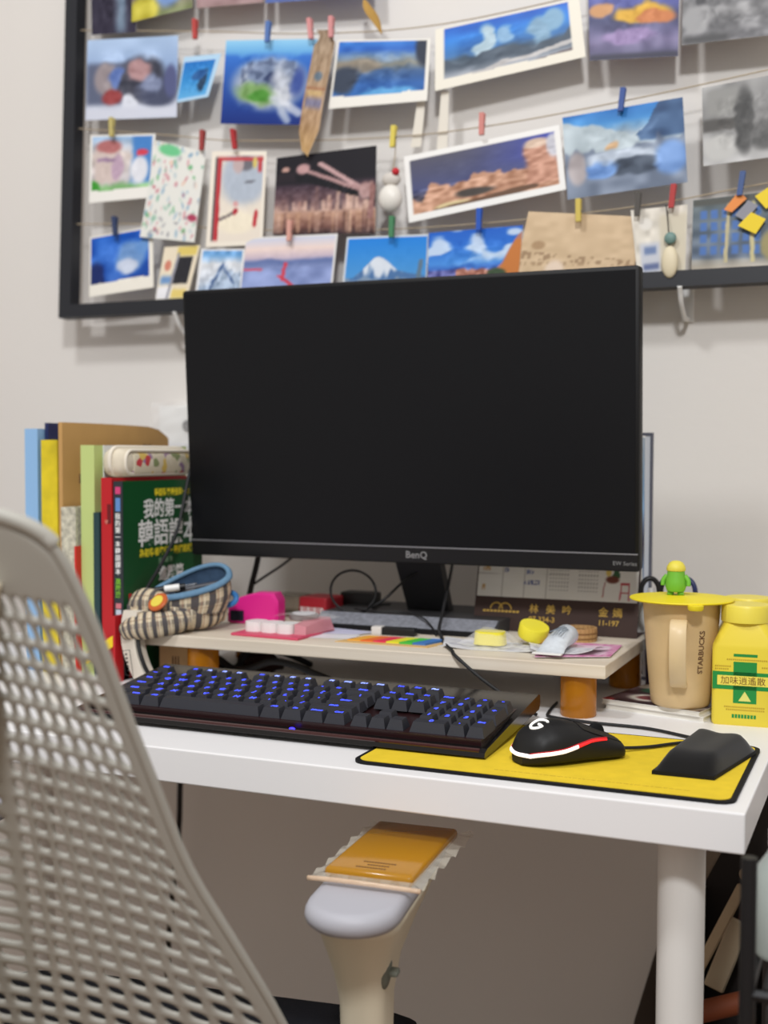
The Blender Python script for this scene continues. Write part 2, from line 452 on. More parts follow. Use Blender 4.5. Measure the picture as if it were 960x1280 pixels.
def p_island(i):
    i.vg([(0, (18, 44, 120)), (.5, (38, 84, 168)), (.8, (52, 112, 200)), (.86, (104, 170, 222)), (1, (146, 202, 236))])
    i.blob(.54, .48, .42, .30, (176, 182, 194)); i.blob(.56, .60, .30, .16, (120, 136, 166)); i.put((i.n(18, 18, 4) > .55)*(((i.U-.55)/.36)**2+((i.V-.56)/.24)**2 < 1)*.7, (84, 98, 128))
    i.blob(.40, .36, .24, .12, (120, 158, 96), .4, 1, -12); i.blob(.44, .33, .13, .06, (74, 140, 52)); i.blob(.58, .55, .08, .08, (52, 66, 104)); i.blob(.70, .42, .10, .30, (206, 210, 218), .5, .8, 12)
    i.line(.62, .32, .92, .14, .02, (206, 210, 220), .05, .8); i.line(.60, .30, .80, .05, .015, (196, 204, 216), .05, .7); i.blob(.86, .5, .07, .16, (58, 80, 150), .5)
def p_lake(i):
    i.vg([(0, (60, 116, 180)), (.3, (44, 96, 168)), (.5, (60, 92, 138)), (.62, (140, 140, 130)), (.75, (110, 140, 176)), (.85, (40, 96, 186)), (1, (54, 128, 210))]); i.grain(9, 30, 9)
    i.rect(0, .5, .52, .68, (140, 128, 112), .04, .8); i.blob(.12, .4, .14, .2, (54, 64, 82)); i.blob(.6, .15, .3, .12, (90, 160, 214)); i.blob(.97, .85, .12, .3, (40, 48, 66)); i.border((232, 229, 221), .025, .03, .17, .02)
def p_sculpt(i):
    i.vg([(0, (120, 124, 128)), (.25, (150, 158, 170)), (.42, (64, 82, 100)), (.5, (56, 110, 170)), (.75, (34, 120, 210)), (1, (24, 92, 196))]); i.grain(9, 34, 10)
    i.blob(.36, .62, .07, .28, (168, 192, 206)); i.blob(.5, .66, .06, .16, (130, 170, 206)); i.blob(.72, .62, .08, .22, (126, 162, 190)); i.blob(.82, .75, .07, .18, (130, 170, 200))
    i.below(lambda u: jag(u, [(0, .45), (.3, .42), (.6, .4), (1, .5)], .2, 4, 14), (70, 84, 100)); i.below(.24, (164, 170, 180), .1); i.line(.1, .1, 1, .34, .03, (186, 184, 184)); i.line(.4, .05, 1, .2, .02, (110, 100, 104)); i.border((231, 226, 212), .06, .08, .15, .03)
def p_nightcity(i):
    i.vg([(0, (80, 80, 110)), (.2, (120, 112, 150)), (.45, (60, 64, 104)), (.6, (78, 84, 150)), (1, (96, 104, 186))]); i.grain(9, 40, 11)
    i.blob(.62, .5, .3, .11, (212, 164, 46)); i.blob(.14, .56, .14, .08, (196, 144, 96)); i.blob(.75, .45, .22, .08, (196, 120, 70)); i.blob(.45, .25, .3, .09, (150, 130, 176)); i.rect(0, 1, 0, .06, (52, 52, 70), .03)
def p_bw1(i):
    i.vg([(0, (120, 120, 124)), (.4, (132, 132, 134)), (1, (108, 108, 112))]); i.grain(9, 70, 12); i.grain(20, 30, 13); i.blob(.2, .55, .06, .12, (70, 70, 74)); i.blob(.16, .3, .16, .16, (152, 152, 154)); i.rect(0, .5, 0, .1, (70, 70, 72), .05)
def p_houses(i):
    i.vg([(0, (96, 160, 80)), (.22, (140, 190, 130)), (.3, (200, 196, 200)), (.7, (208, 196, 190)), (1, (150, 190, 232))]); i.grain(9, 70, 14)
    i.rect(.08, .5, .28, .8, (206, 190, 184), .04); i.blob(.3, .82, .2, .1, (176, 110, 110)); i.rect(.12, .5, .6, .64, (140, 110, 150), .03); i.rect(.66, .97, .25, 1, (70, 128, 196), .05); i.blob(.78, .45, .14, .22, (220, 222, 230)); i.blob(.82, .72, .09, .05, (206, 66, 84)); i.blob(.45, .5, .08, .2, (186, 160, 180)); i.blob(.05, .2, .12, .12, (60, 150, 50)); i.border((234, 232, 226), .03, .03, .17, .02)
def p_floral(i):
    i.fill((226, 226, 220)); r = random.Random(5)
    for k in range(130):
        c = r.choice([(120, 176, 150), (206, 140, 150), (120, 160, 190), (226, 190, 170), (90, 170, 110), (190, 90, 110), (170, 190, 200), (120, 120, 130)])
        i.blob(r.random(), r.random(), r.uniform(.015, .05), r.uniform(.01, .03), c, .3, r.uniform(.35, .85), r.uniform(0, 180))
    i.blob(.3, .93, .22, .06, (110, 196, 140)); i.blob(.9, .26, .09, .04, (170, 60, 90))
def p_red(i):
    i.fill((228, 218, 204)); i.blob(.62, .72, .42, .30, (176, 186, 200)); i.below(lambda u: .42+.0*u, (230, 220, 206), .08)
    i.blob(.62, .87, .17, .08, (110, 108, 116)); i.blob(.5, .86, .1, .1, (190, 170, 170)); i.blob(.72, .68, .1, .02, (120, 124, 134)); i.blob(.52, .25, .36, .12, (238, 228, 206)); i.line(.2, .28, .5, .36, .012, (120, 110, 110)); i.blob(.5, .36, .05, .035, (176, 44, 60)); i.blob(.5, .44, .05, .03, (214, 160, 160))
    i.line(.84, .22, .86, .34, .03, (190, 60, 70)); i.rect(.12, .2, .06, .94, (186, 52, 60), .01); i.rect(.07, .12, .06, .94, (92, 84, 88), .01); i.rect(.2, .95, .9, .94, (190, 70, 74), .01); i.rect(.86, .93, .78, .94, (190, 66, 70), .02); i.blob(.8, .88, .04, .06, (210, 190, 110)); i.border((236, 228, 214), .07, .05, .05, .05)
def p_bridge(i):
    i.vg([(0, (44, 32, 38)), (.1, (120, 84, 76)), (.25, (176, 136, 116)), (.3, (190, 156, 142)), (.42, (112, 86, 90)), (.6, (70, 54, 66)), (.66, (26, 24, 32)), (1, (24, 22, 30))])
    r = random.Random(2)
    for k in range(26):
        x = r.random(); h = r.uniform(.36, .62); i.rect(x-.018, x+.018, .3, h, r.choice([(168, 130, 120), (120, 92, 92), (210, 176, 160), (84, 66, 74)]), .012, .8)
    for k in range(30):
        x = r.random(); i.rect(x-.008, x+.008, .02, .28, r.choice([(206, 166, 136), (90, 62, 58), (214, 180, 160)]), .012, .6)
    i.line(0, .72, .34, .74, .05, (36, 30, 38)); i.line(.25, .74, 1, .42, .05, (20, 20, 28)); i.line(.45, .86, .9, .5, .018, (196, 160, 160)); i.line(.3, .8, .95, .46, .014, (176, 140, 140)); i.blob(.9, .5, .07, .1, (170, 136, 134)); i.blob(.1, .83, .04, .03, (190, 150, 140)); i.blob(.28, .82, .07, .06, (190, 150, 150)); i.line(.95, .2, .97, .55, .02, (150, 110, 106))
    i.grain(30, 36, 3, i.V < .6)
def p_colos(i):
    i.vg([(0, (60, 52, 50)), (.25, (96, 80, 72)), (.3, (70, 64, 74)), (.45, (72, 78, 120)), (1, (86, 84, 96))])
    i.put(ss(.3, 1, i.U)*ss(.35, .7, i.V)*.9, (64, 76, 168)); i.put(ss(.7, 1, i.U)*ss(.5, 1, i.V)*.5, (40, 56, 176))
    i.below(lambda u: jag(u, [(0, .36), (.1, .3), (.16, .48), (.3, .44), (.5, .5), (.72, .42), (.78, .45)], .12, 4, 30), (188, 142, 116)); i.grain(24, 90, 5, i.V < .45)
    i.rect(.77, .97, .18, .78, (192, 142, 120), .02); i.blob(.85, .8, .08, .07, (206, 180, 160)); i.blob(.95, .72, .04, .18, (196, 196, 206)); i.grain(26, 60, 6, (i.U > .76)*(i.V < .8)); i.blob(.45, .26, .12, .06, (70, 64, 60)); i.blob(.3, .13, .12, .06, (214, 196, 150)); i.line(.2, .08, .8, .16, .035, (104, 76, 58)); i.border((236, 235, 232), .035, .03, .11, .08)
def p_ski(i):
    i.vg([(0, (196, 206, 222)), (.25, (150, 178, 216)), (.45, (120, 150, 190)), (.7, (160, 176, 190)), (.85, (66, 140, 206)), (1, (50, 128, 204))])
    i.below(lambda u: jag(u, [(0, .93), (.3, .82), (.6, .68), (.75, .66)], .05, 4), (176, 190, 198)); i.put((1-ss(0, .02, .55+.5*(1-i.U)*0+(1-i.U)*1.0-(1-i.V)*0-i.V*0-.3*i.V-.2))*0, (0, 0, 0))
    i.put(ss(.0, .04, (i.U-.62)-(.98-i.V)*-.0-(1-i.V)*.0-(.42-.42*i.V)*0)*ss(.55, .6, i.V)*(i.U > .62+.5*(i.V-.62)), (56, 88, 130))
    i.below(lambda u: jag(u, [(0, .55), (.5, .52), (.8, .6), (1, .55)], .1, 6), (104, 116, 140), .03, .8); i.blob(.5, .42, .28, .09, (188, 200, 216)); i.blob(.56, .28, .26, .1, (58, 70, 88)); i.blob(.3, .3, .16, .1, (110, 150, 210)); i.blob(.88, .33, .14, .2, (118, 156, 214)); i.blob(.42, .58, .05, .06, (196, 160, 120)); i.blob(.1, .35, .08, .2, (176, 168, 170)); i.grain(10, 50, 7)
def p_bw2(i):
    i.vg([(0, (176, 176, 176)), (.45, (150, 150, 150)), (.6, (120, 120, 120)), (1, (150, 150, 150))]); i.grain(7, 60, 17); i.rect(0, .5, .42, .58, (78, 76, 74), .03); i.rect(.05, .45, .62, .95, (140, 140, 138), .05); i.blob(.5, .5, .12, .4, (72, 72, 72)); i.blob(.75, .3, .2, .2, (92, 92, 92)); i.blob(.2, .2, .2, .16, (186, 186, 184))
def p_manta(i):
    i.vg([(0, (26, 62, 140)), (.3, (34, 86, 176)), (1, (40, 104, 204))]); i.grain(6, 70, 18); i.blob(.1, .25, .14, .3, (20, 40, 100)); i.blob(.66, .58, .22, .24, (110, 150, 204), .3); i.blob(.6, .42, .16, .14, (196, 206, 226)); i.blob(.86, .7, .14, .1, (104, 150, 210), .4, 1, 40); i.border((235, 231, 220), .02, .06, .2, .03)
def p_strip(i):
    i.fill((232, 220, 196)); i.rect(.42, .88, .3, .8, (42, 42, 48), .02); i.rect(.4, .95, .82, .99, (222, 200, 110), .03); i.rect(.05, .4, .3, .45, (110, 150, 200), .06); i.blob(.2, .65, .1, .1, (206, 130, 110)); i.rect(.35, .9, .03, .2, (230, 206, 120), .05); i.rect(0, .45, .02, .25, (236, 236, 240), .04); i.line(.35, .05, .45, .85, .03, (150, 150, 160))
def p_water(i):
    i.vg([(0, (150, 180, 214)), (.5, (206, 214, 226)), (.75, (226, 230, 236)), (.9, (110, 166, 220)), (1, (120, 170, 222))]); i.grain(8, 60, 19); i.below(lambda u: jag(u, [(0, .3), (.35, .5), (.6, .8), (.8, .55), (1, .6)], .2, 5, 12), (150, 172, 200), .04, .7); i.line(.3, .3, .55, .75, .02, (70, 96, 140)); i.line(.55, .72, .8, .4, .02, (90, 116, 160)); i.grain(16, 60, 20, i.V < .6); i.border((236, 236, 236), .05, .04, .03, .03)
def p_sunset(i):
    i.vg([(0, (110, 136, 196)), (.3, (130, 150, 206)), (.52, (176, 180, 214)), (.6, (96, 116, 170)), (.66, (196, 180, 196)), (.8, (236, 214, 206)), (1, (196, 206, 230))]); i.grain(6, 30, 21, i.V < .55)
    i.below(lambda u: jag(u, [(0, .6), (.3, .64), (.6, .58), (1, .62)], .06, 4), (98, 116, 166), .02, .8); i.below(.5, (140, 156, 206), .08); i.grain(7, 50, 22, i.V < .5); i.line(.44, .3, .46, .58, .012, (206, 66, 84)); i.line(.4, .36, .72, .05, .014, (206, 60, 76)); i.line(0, .5, .2, .48, .012, (200, 90, 110)); i.border((226, 224, 222), .0, .02, .0, .03)
def p_fuji(i):
    i.vg([(0, (60, 120, 190)), (.4, (76, 150, 214)), (1, (30, 128, 220))]); i.below(lambda u: jag(u, [(0, .34), (.12, .36), (.36, .66), (.42, .68), (.48, .66), (.66, .46), (1, .36)]), (76, 116, 166), .012)
    i.put((1-ss(-.01, .01, i.V-jag(i.U, [(0, .34), (.12, .36), (.36, .66), (.42, .68), (.48, .66), (.66, .46), (1, .36)])))*ss(-.06, .06, i.V-.42-(i.n(22, 5, 3)-.5)*.25-np.abs(i.U-.4)*.25)*.9, (232, 236, 242))
    i.below(lambda u: jag(u, [(0, .36), (1, .30)], .1, 4, 20), (128, 150, 176), .02); i.grain(24, 60, 23, i.V < .33); i.line(.9, .3, .93, .6, .02, (96, 120, 140)); i.border((214, 220, 226), .02, 0, .0, .02)
def p_canyon(i):
    i.vg([(0, (140, 104, 100)), (.42, (60, 110, 196)), (.5, (70, 140, 220)), (.75, (40, 110, 206)), (1, (30, 96, 196))]); i.put(ss(.5, .7, i.n(5, 9, 24))*ss(.45, .6, i.V)*.8, (226, 234, 244))
    i.below(lambda u: jag(u, [(0, .38), (.3, .36), (.5, .42), (.75, .34), (.86, .6), (.95, .85), (1, .9)], .05, 5, 16), (176, 120, 104), .015); i.put((i.V < .4)*(i.U < .3), (92, 96, 160)); i.grain(20, 80, 25, i.V < .42); i.put((i.U > .8)*(i.V < .8)*(1-ss(-.02, .02, i.V-jag(i.U, [(0, 0), (.8, .4), (.95, .85), (1, .9)]))), (196, 120, 60)); i.blob(.78, .3, .08, .07, (60, 80, 56))
def p_kraft(i):
    i.fill((206, 180, 146)); i.grain(14, 18, 26); i.put((np.abs(i.V-.42+.12*i.U) < .05)*(i.n(40, 14, 5) > .55)*.7, (140, 112, 84)); i.put((np.abs(i.V-.3) < .03)*(i.n(50, 12, 6) > .6)*(i.U < .7)*.6, (150, 122, 92)); i.blob(.15, .55, .06, .06, (170, 140, 106)); i.blob(.33, .2, .08, .14, (226, 206, 186))
def p_greek(i):
    i.vg([(0, (196, 186, 170)), (.12, (150, 150, 146)), (.16, (96, 110, 130)), (1, (92, 104, 108))]); i.grain(8, 50, 27)
    for k in range(6):
        for l in range(4): i.rect(.08+k*.11, .15+k*.11, .2+l*.17, .32+l*.17, (74, 112, 176), .015)
    i.line(.62, .1, .62, .9, .015, (196, 186, 140)); i.line(.35, .1, .37, .9, .012, (186, 176, 140)); i.blob(.82, .3, .12, .2, (150, 140, 96)); i.rect(0, 1, .9, 1, (78, 80, 76), .03)
CARDS = [
 ('dark_portrait', p_portrait, [(-1.109, .596), (-1.021, .587), (-1.017, .45), (-1.102, .457)], 'dark purple photo card clipped on the topmost cord, beside the frame bar'),
 ('pinkgreen', p_pinkgreen, [(-1.027, .588), (-.912, .577), (-.912, .473), (-1.024, .466)], 'blurry pink, olive and blue photo card on the topmost cord'),
 ('pink', p_pink, [(-.908, .579), (-.79, .562), (-.79, .465), (-.906, .472)], 'dusty pink postcard hanging on the topmost cord'),
 ('bluetop', p_bluetop, [(-.786, .559), (-.608, .539), (-.606, .448), (-.784, .462)], 'blue postcard hanging on the topmost cord'),
 ('heads', p_heads, [(-1.109, .449), (-.938, .434), (-.937, .307), (-1.109, .32)], 'postcard of dark rounded shapes and red patch under pale blue sky'),
 ('smallblue', p_smallblue, [(-.927, .4), (-.861, .397), (-.882, .333), (-.94, .33)], 'small bright blue underwater card hanging askew'),
 ('island', p_island, [(-.853, .416), (-.697, .398), (-.718, .273), (-.859, .289)], 'postcard of a green and white island in deep blue sea'),
 ('lake', p_lake, [(-.663, .391), (-.517, .374), (-.52, .286), (-.675, .291)], 'white bordered postcard of blue lake water and a tan shore'),
 ('sculpt', p_sculpt, [(-.511, .387), (-.304, .402), (-.293, .321), (-.509, .299)], 'wide cream bordered postcard of pale towers under vivid blue sky'),
 ('nightcity', p_nightcity, [(-.293, .433), (-.171, .425), (-.17, .306), (-.287, .314)], 'purple dusk city postcard with yellow and orange lights'),
 ('bw1', p_bw1, [(-.165, .425), (-.045, .417), (-.045, .316), (-.165, .318)], 'grey speckled black and white postcard beside the purple dusk card'),
 ('houses', p_houses, [(-1.101, .296), (-.977, .286), (-.981, .186), (-1.099, .186)], 'pastel postcard of houses with a blue side and green lawn'),
 ('floral', p_floral, [(-.971, .273), (-.88, .247), (-.897, .109), (-.997, .124)], 'tall white paper sheet scattered with tiny pastel flowers'),
 ('red', p_red, [(-.872, .248), (-.777, .239), (-.781, .099), (-.879, .101)], 'upright cream card with red and grey side stripes'),
 ('bridge', p_bridge, [(-.761, .228), (-.598, .231), (-.597, .103), (-.764, .112)], 'dark night photo of a lit bridge over city reflections'),
 ('colos', p_colos, [(-.554, .21), (-.327, .232), (-.315, .143), (-.543, .114)], 'wide white bordered postcard of lit ruins under dusk sky'),
 ('ski', p_ski, [(-.322, .24), (-.162, .25), (-.153, .138), (-.312, .128)], 'postcard of snowy blue mountain slopes under clear sky'),
 ('bw2', p_bw2, [(-.138, .26), (-.033, .268), (-.03, .163), (-.134, .158)], 'black and white postcard with a dark upright figure shape'),
 ('manta', p_manta, [(-1.098, .132), (-.979, .142), (-.974, .045), (-1.095, .035)], 'instant photo of a pale fish in deep blue water'),
 ('strip', p_strip, [(-.956, .107), (-.891, .106), (-.913, .023), (-.97, .024)], 'narrow cream ticket card with a black window'),
 ('water', p_water, [(-.889, .1), (-.813, .095), (-.818, .006), (-.901, .006)], 'pale watercolour card of blue grey mountain peaks'),
 ('sunset', p_sunset, [(-.809, .111), (-.656, .107), (-.664, .015), (-.818, .015)], 'lilac postcard of a red bridge in sunset fog'),
 ('fuji', p_fuji, [(-.642, .101), (-.515, .097), (-.517, .004), (-.649, .007)], 'bright blue postcard of a snow capped volcano'),
 ('canyon', p_canyon, [(-.513, .098), (-.375, .099), (-.381, .008), (-.513, .007)], 'postcard of orange canyon rocks under blue cloudy sky'),
 ('kraft', p_kraft, [(-.368, .118), (-.21, .099), (-.224, .011), (-.388, .017)], 'plain kraft paper card with faint brown drawing'),
 ('greek', p_greek, [(-.146, .115), (-.025, .12), (-.023, .02), (-.146, .025)], 'grey green postcard of a blue paned window'),
]
LAYER = {'strip': .0035, 'floral': .0105, 'red': .006, 'water': .0035, 'smallblue': .004, 'nightcity': .003, 'bw1': .006, 'ski': .009, 'colos': .006, 'heads': .006, 'houses': .004}
for k, (nm, fn, q, lab) in enumerate(CARDS):
    d = LAYER.get(nm, .0035 + .0025*(k % 2))
    amp = rnd.uniform(.001, .003); ph = rnd.uniform(0, 3)
    c4 = [bp(u, v, d) for u, v in q]
    o = picture('postcard', fn, c4, nx=72, ny=54, warp={'floral': 0, 'kraft': 0, 'greek': .15, 'bridge': .18, 'colos': .3, 'fuji': .15, 'sunset': .3, 'red': .25, 'strip': .2, 'manta': .5, 'houses': .5}.get(nm, .8), bend=(lambda U, V, a=amp, p=ph: a*(1-V)*(np.sin(U*2.2+p)+1)*.5))
    tag(o, lab, 'postcard', 'postcards clipped on the cords')

# bookmark
def p_bm(i):
    i.vg([(0, (196, 160, 110)), (.25, (170, 138, 106)), (1, (150, 130, 108))]); i.grain(12, 40, 31); i.rect(.1, .9, .36, .44, (120, 116, 140), .03); i.rect(.15, .85, .46, .5, (190, 160, 110), .02); i.blob(.5, .62, .2, .04, (90, 106, 120)); i.rect(.05, .95, .51, .53, (150, 100, 70), .01); i.grain(30, 30, 32)
def bm_bend(U, V): return .004*np.sin(V*5)
bmk = picture('bookmark', p_bm, [bp(-.697, .409, .013), bp(-.663, .405, .013), bp(-.690, .222, .013), bp(-.722, .232, .013)], nx=16, ny=60, bend=bm_bend)
tag(bmk, 'long tan patterned bookmark hanging over the dark bridge photo', 'bookmark')
me = bmk.data   # pointed lower end and waist
zs = [v.co.z for v in me.vertices]; zlo, zhi = min(zs), max(zs)
for v in me.vertices:
    t = (v.co.z-zlo)/(zhi-zlo); cx = -.018+.034*t - .018*math.sin(t*math.pi)*-.0
    wd = 1.0 if t > .2 else .25+.75*t/.2
    if t > .88: wd = 1-.35*math.sin((t-.88)/.12*math.pi)
    v.co.x = cx+(v.co.x-cx)*wd

# white packets with charms
pk = thing('paper_packet', 'white packet with small pale charms hanging beside the kraft card', 'packet', tuple(bp(-.19, .008, .006)))
PKL = Vector(pk.location)
def p_pack(i):
    i.fill((214, 208, 196)); i.grain(10, 50, 33); i.rect(.1, .5, .15, .55, (196, 200, 210), .04); i.rect(.18, .42, .4, .5, (110, 130, 170), .03); i.rect(.14, .46, .2, .28, (96, 110, 150), .03); i.blob(.25, .8, .12, .08, (226, 222, 214)); i.rect(.5, 1, 0, .9, (206, 198, 178), .05)
picture('packet_sheet', p_pack, [tuple(bp(a, b, .007)-PKL) for a, b in ((-.227, .108), (-.153, .110), (-.154, .011), (-.214, .006))], pk, nx=30, ny=40)
obj('charm', xf(sphere((0, 0, 0), .011, 14, 10, (1, .5, 1.9)), Matrix.Translation(bp(-.173, .035, .014)-PKL)), mat('pale_charm', (222, 210, 180), .5), pk, smooth='all')
obj('charm', xf(sphere((0, 0, 0), .008, 12, 8, (1, .5, 1.0)), Matrix.Translation(bp(-.173, .066, .014)-PKL)), mat('teal_charm', (110, 140, 134), .5), pk, smooth='all')
obj('charm_cord', tube([bp(-.173, .045, .012)-PKL, bp(-.176, .085, .014)-PKL, bp(-.181, .112, .006)-PKL], .0008, 6), CORD, pk)
# orange and yellow tag
tg = thing('paper_tag', 'folded orange and yellow paper tag hanging over the blue window postcard', 'tag', tuple(bp(-.07, .065, .012)))
TL_ = Vector(tg.location)
def tagpiece(q, m, d): return (([tuple(bp(a, b, d)-TL_) for a, b in q]+[tuple(bp(a, b, d-.0015)-TL_) for a, b in q]), [(0, 1, 2, 3), (7, 6, 5, 4), (0, 4, 5, 1), (1, 5, 6, 2), (2, 6, 7, 3), (3, 7, 4, 0)])
obj('orange_panel', tagpiece([(-.106, .098), (-.096, .094), (-.078, .110), (-.088, .120)], None, .014), mat('orange_card', (226, 140, 70), .6), tg)
obj('grey_panel', tagpiece([(-.092, .090), (-.080, .082), (-.064, .100), (-.076, .108)], None, .0135), mat('grey_card', (140, 140, 150), .6), tg)
obj('yellow_panel', tagpiece([(-.068, .112), (-.054, .095), (-.040, .105), (-.052, .122)], None, .0145), mat('yellow_card', (232, 204, 40), .6), tg)
obj('yellow_panel', tagpiece([(-.088, .076), (-.066, .064), (-.054, .082), (-.072, .092)], None, .0150), MATS['yellow_card'], tg)
# round white charm
ch = thing('hanging_charm', 'round white charm with a red dot between two postcards', 'charm', tuple(bp(-.571, .138, .006)))
CL_ = Vector(ch.location)
obj('body', mv(sphere((0, 0, 0), .018, 18, 12, (1, .7, 1.1)), bp(-.571, .150, .012)-CL_), mat('white_ceramic', (228, 224, 216), .4), ch, smooth='all')
obj('top', mv(sphere((0, 0, 0), .013, 16, 10, (1.1, .7, .8)), bp(-.570, .177, .012)-CL_), mat('grey_felt', (206, 200, 192), .8), ch, smooth='all')
obj('red_dot', mv(sphere((0, 0, 0), .0055, 12, 8), bp(-.561, .186, .018)-CL_), mat('red_felt', (196, 40, 50), .7), ch, smooth='all')
obj('cord', tube([bp(-.570, .185, .010)-CL_, bp(-.568, .21, .006)-CL_, bp(-.568, .240, .003)-CL_], .0008, 6), STRING, ch)
# dried ochre sprig
sp_ = thing('dried_leaf', 'curled ochre dried leaf pinned above the lake postcard', 'leaf', tuple(bp(-.608, .40, .004)))
SL_ = Vector(sp_.location)
obj('blade', tube([bp(-.622, .445, .004)-SL_, bp(-.613, .428, .010)-SL_, bp(-.603, .412, .006)-SL_, bp(-.594, .392, .004)-SL_], lambda t: .0015+.007*math.sin(math.pi*min(1, t*1.05)), 10, 6, flat=.3), mat('ochre_leaf', (176, 138, 70), .8), sp_, smooth=True)
# hanging thin white strips behind the wide postcards
STRIPM = mat('white_strip', (222, 216, 204), .7)
for a, b, c, d, sl in ((-.532, .30, -.540, .225, 'below the corner of the lake postcard'), (-.497, .30, -.500, .215, 'below the wide cream bordered postcard')):
    q = [(a-.006, b), (a+.006, b), (c+.008, d), (c-.008, d)]
    v = [tuple(bp(x, y, -.004)) for x, y in q]+[tuple(bp(x, y, -.0045)) for x, y in q]
    tag(obj('paper_strip', (v, [(3, 2, 1, 0), (4, 5, 6, 7), (0, 1, 5, 4), (1, 2, 6, 5), (2, 3, 7, 6), (3, 0, 4, 7)]), STRIPM), f'narrow white paper strip hanging {sl}', 'paper strip', 'paper strips behind the postcards')

PEGS = [('red', (182, 70, 66), -.901, .434), ('blue', (84, 116, 176), -.774, .413), ('pink', (206, 140, 140), -.703, .408), ('pink', (206, 140, 140), -.669, .406),
        ('dark red', (170, 46, 50), -.828, .258), ('brick red', (156, 62, 60), -.884, .262), ('lemon yellow', (218, 200, 90), -.567, .236), ('salmon', (206, 134, 126), -.434, .240),
        ('dark blue', (60, 86, 150), -.240, .252), ('navy', (52, 66, 100), -1.041, .142), ('pale pink', (214, 160, 146), -.73, .113), ('green', (70, 130, 90), -.566, .107),
        ('bright blue', (34, 84, 180), -.435, .108), ('mustard yellow', (206, 184, 90), -.295, .110), ('crimson', (176, 60, 60), -.171, .119), ('slate blue', (70, 92, 140), -.085, .128),
        ('olive', (190, 176, 110), -1.051, .299), ('charcoal', (80, 76, 72), -.216, .112)]
WHERE = {0: 'on the second cord', 1: 'above the island postcard', 2: 'holding the bookmark beside the island postcard', 3: 'holding the bookmark beside the lake postcard', 4: 'over the red striped card', 5: 'between the flowery sheet and the red striped card', 6: 'above the white charm', 7: 'on the lit ruins postcard',
         8: 'on the snowy mountain postcard', 9: 'on the blue fish photo', 10: 'on the red bridge postcard', 11: 'above the snowy volcano postcard', 12: 'on the canyon postcard', 13: 'on the kraft card', 14: 'on the white packet', 15: 'over the blue window postcard', 16: 'above the pastel houses card', 17: 'on the white packet corner'}
for k, (cn, col, u, v) in enumerate(PEGS):
    t = thing('clothes_peg', f'tiny {cn} wooden clothes peg {WHERE[k]}', 'peg', tuple(bp(u, v-.014, .010)), group='tiny pegs on the cords')
    L = Vector(t.location); m = mat('peg_'+cn.replace(' ', '_'), col, .6)
    tl = rnd.uniform(-.15, .15)
    for dd, sgn in ((.0165, 1), (.0125, -1)):
        b0 = bp(u-.0030, v-.014, dd+.0000)-L; 
        s = [tuple(bp(u+x+tl*y, v+y, dd+z+sgn*.0010*(y/.014))-L) for y in (-.014, .016) for z in (0, .003) for x in (-.0034, .0034)]
        obj('peg_jaw', (s, box(0, 1, 0, 1, 0, 1)[1]), m, t)
    obj('spring', tube([bp(u-.0045, v, .0158)-L, bp(u+.0045, v, .0158)-L], .0013, 8, 1), mat('spring_steel', (150, 150, 150), .35, metal=.8), t)

# ------------------------------------------------------------------ wall socket boxes
sk = thing('wall_socket', 'white wall socket box wrapped in clear film with one round hole', 'socket', (-.935, YW, 1.044))
obj('housing', rbox(-.05, .08, -.035, 0, 0, .062, .004), WHITEPL, sk, smooth=True)
obj('lower_lip', rbox(-.045, .085, -.045, 0, -.012, .002, .003), mat('grey_white_plastic', (206, 206, 208), .4), sk, smooth=True)
obj('keyhole', xf(lathe([(.009, 0), (.009, .003), (.006, .004), (.005, .002)], (0, 0, 0), 20), basis((.006, -.035, .030), (1, 0, 0), (0, 0, 1))), mat('dull_chrome', (130, 130, 130), .3, metal=.8), sk, smooth=True)
fm = []
for j in range(7):
    for i in range(10):
        fm.append((-.056+.0155*i+rnd.uniform(-.002, .002), -.039-rnd.uniform(0, .007), -.004+.012*j+rnd.uniform(-.002, .002)))
obj('film_wrap', (fm, [(j*10+i, j*10+i+1, (j+1)*10+i+1, (j+1)*10+i) for j in range(6) for i in range(9)]), CLEAR, sk)
s2 = thing('junction_box', 'plain white junction box below the film wrapped socket', 'socket', (-.915, YW, .955))
obj('housing', rbox(-.045, .05, -.03, 0, 0, .072, .004), WHITEPL, s2, smooth=True)
obj('cover_plate', rbox(-.04, .045, -.033, -.029, .006, .066, .002), WHITEPL, s2, smooth=True)

# ------------------------------------------------------------------ shelf on amber pillars
SZ = .802
PLY = stripes_mat('pale_plywood', ((214, 200, 180), (232, 222, 206)), (4, 30, 120), 0, .5)
riser = thing('monitor_shelf', 'pale plywood shelf on amber pillars holding the monitor', 'shelf', (-.485, .41, DT))
obj('board', rbox(-.305, .306, -.124, .124, .0472, .062, .0012), PLY, riser)
for sx, sy in ((-.214, -.097), (.270, -.097), (-.255, .095), (.282, .095)):
    p_ = obj('pillar', lathe([(.019, 0), (.020, .002), (.020, .044), (.0195, .0472)], (sx, sy, 0), 28), AMBER, riser, smooth=True)

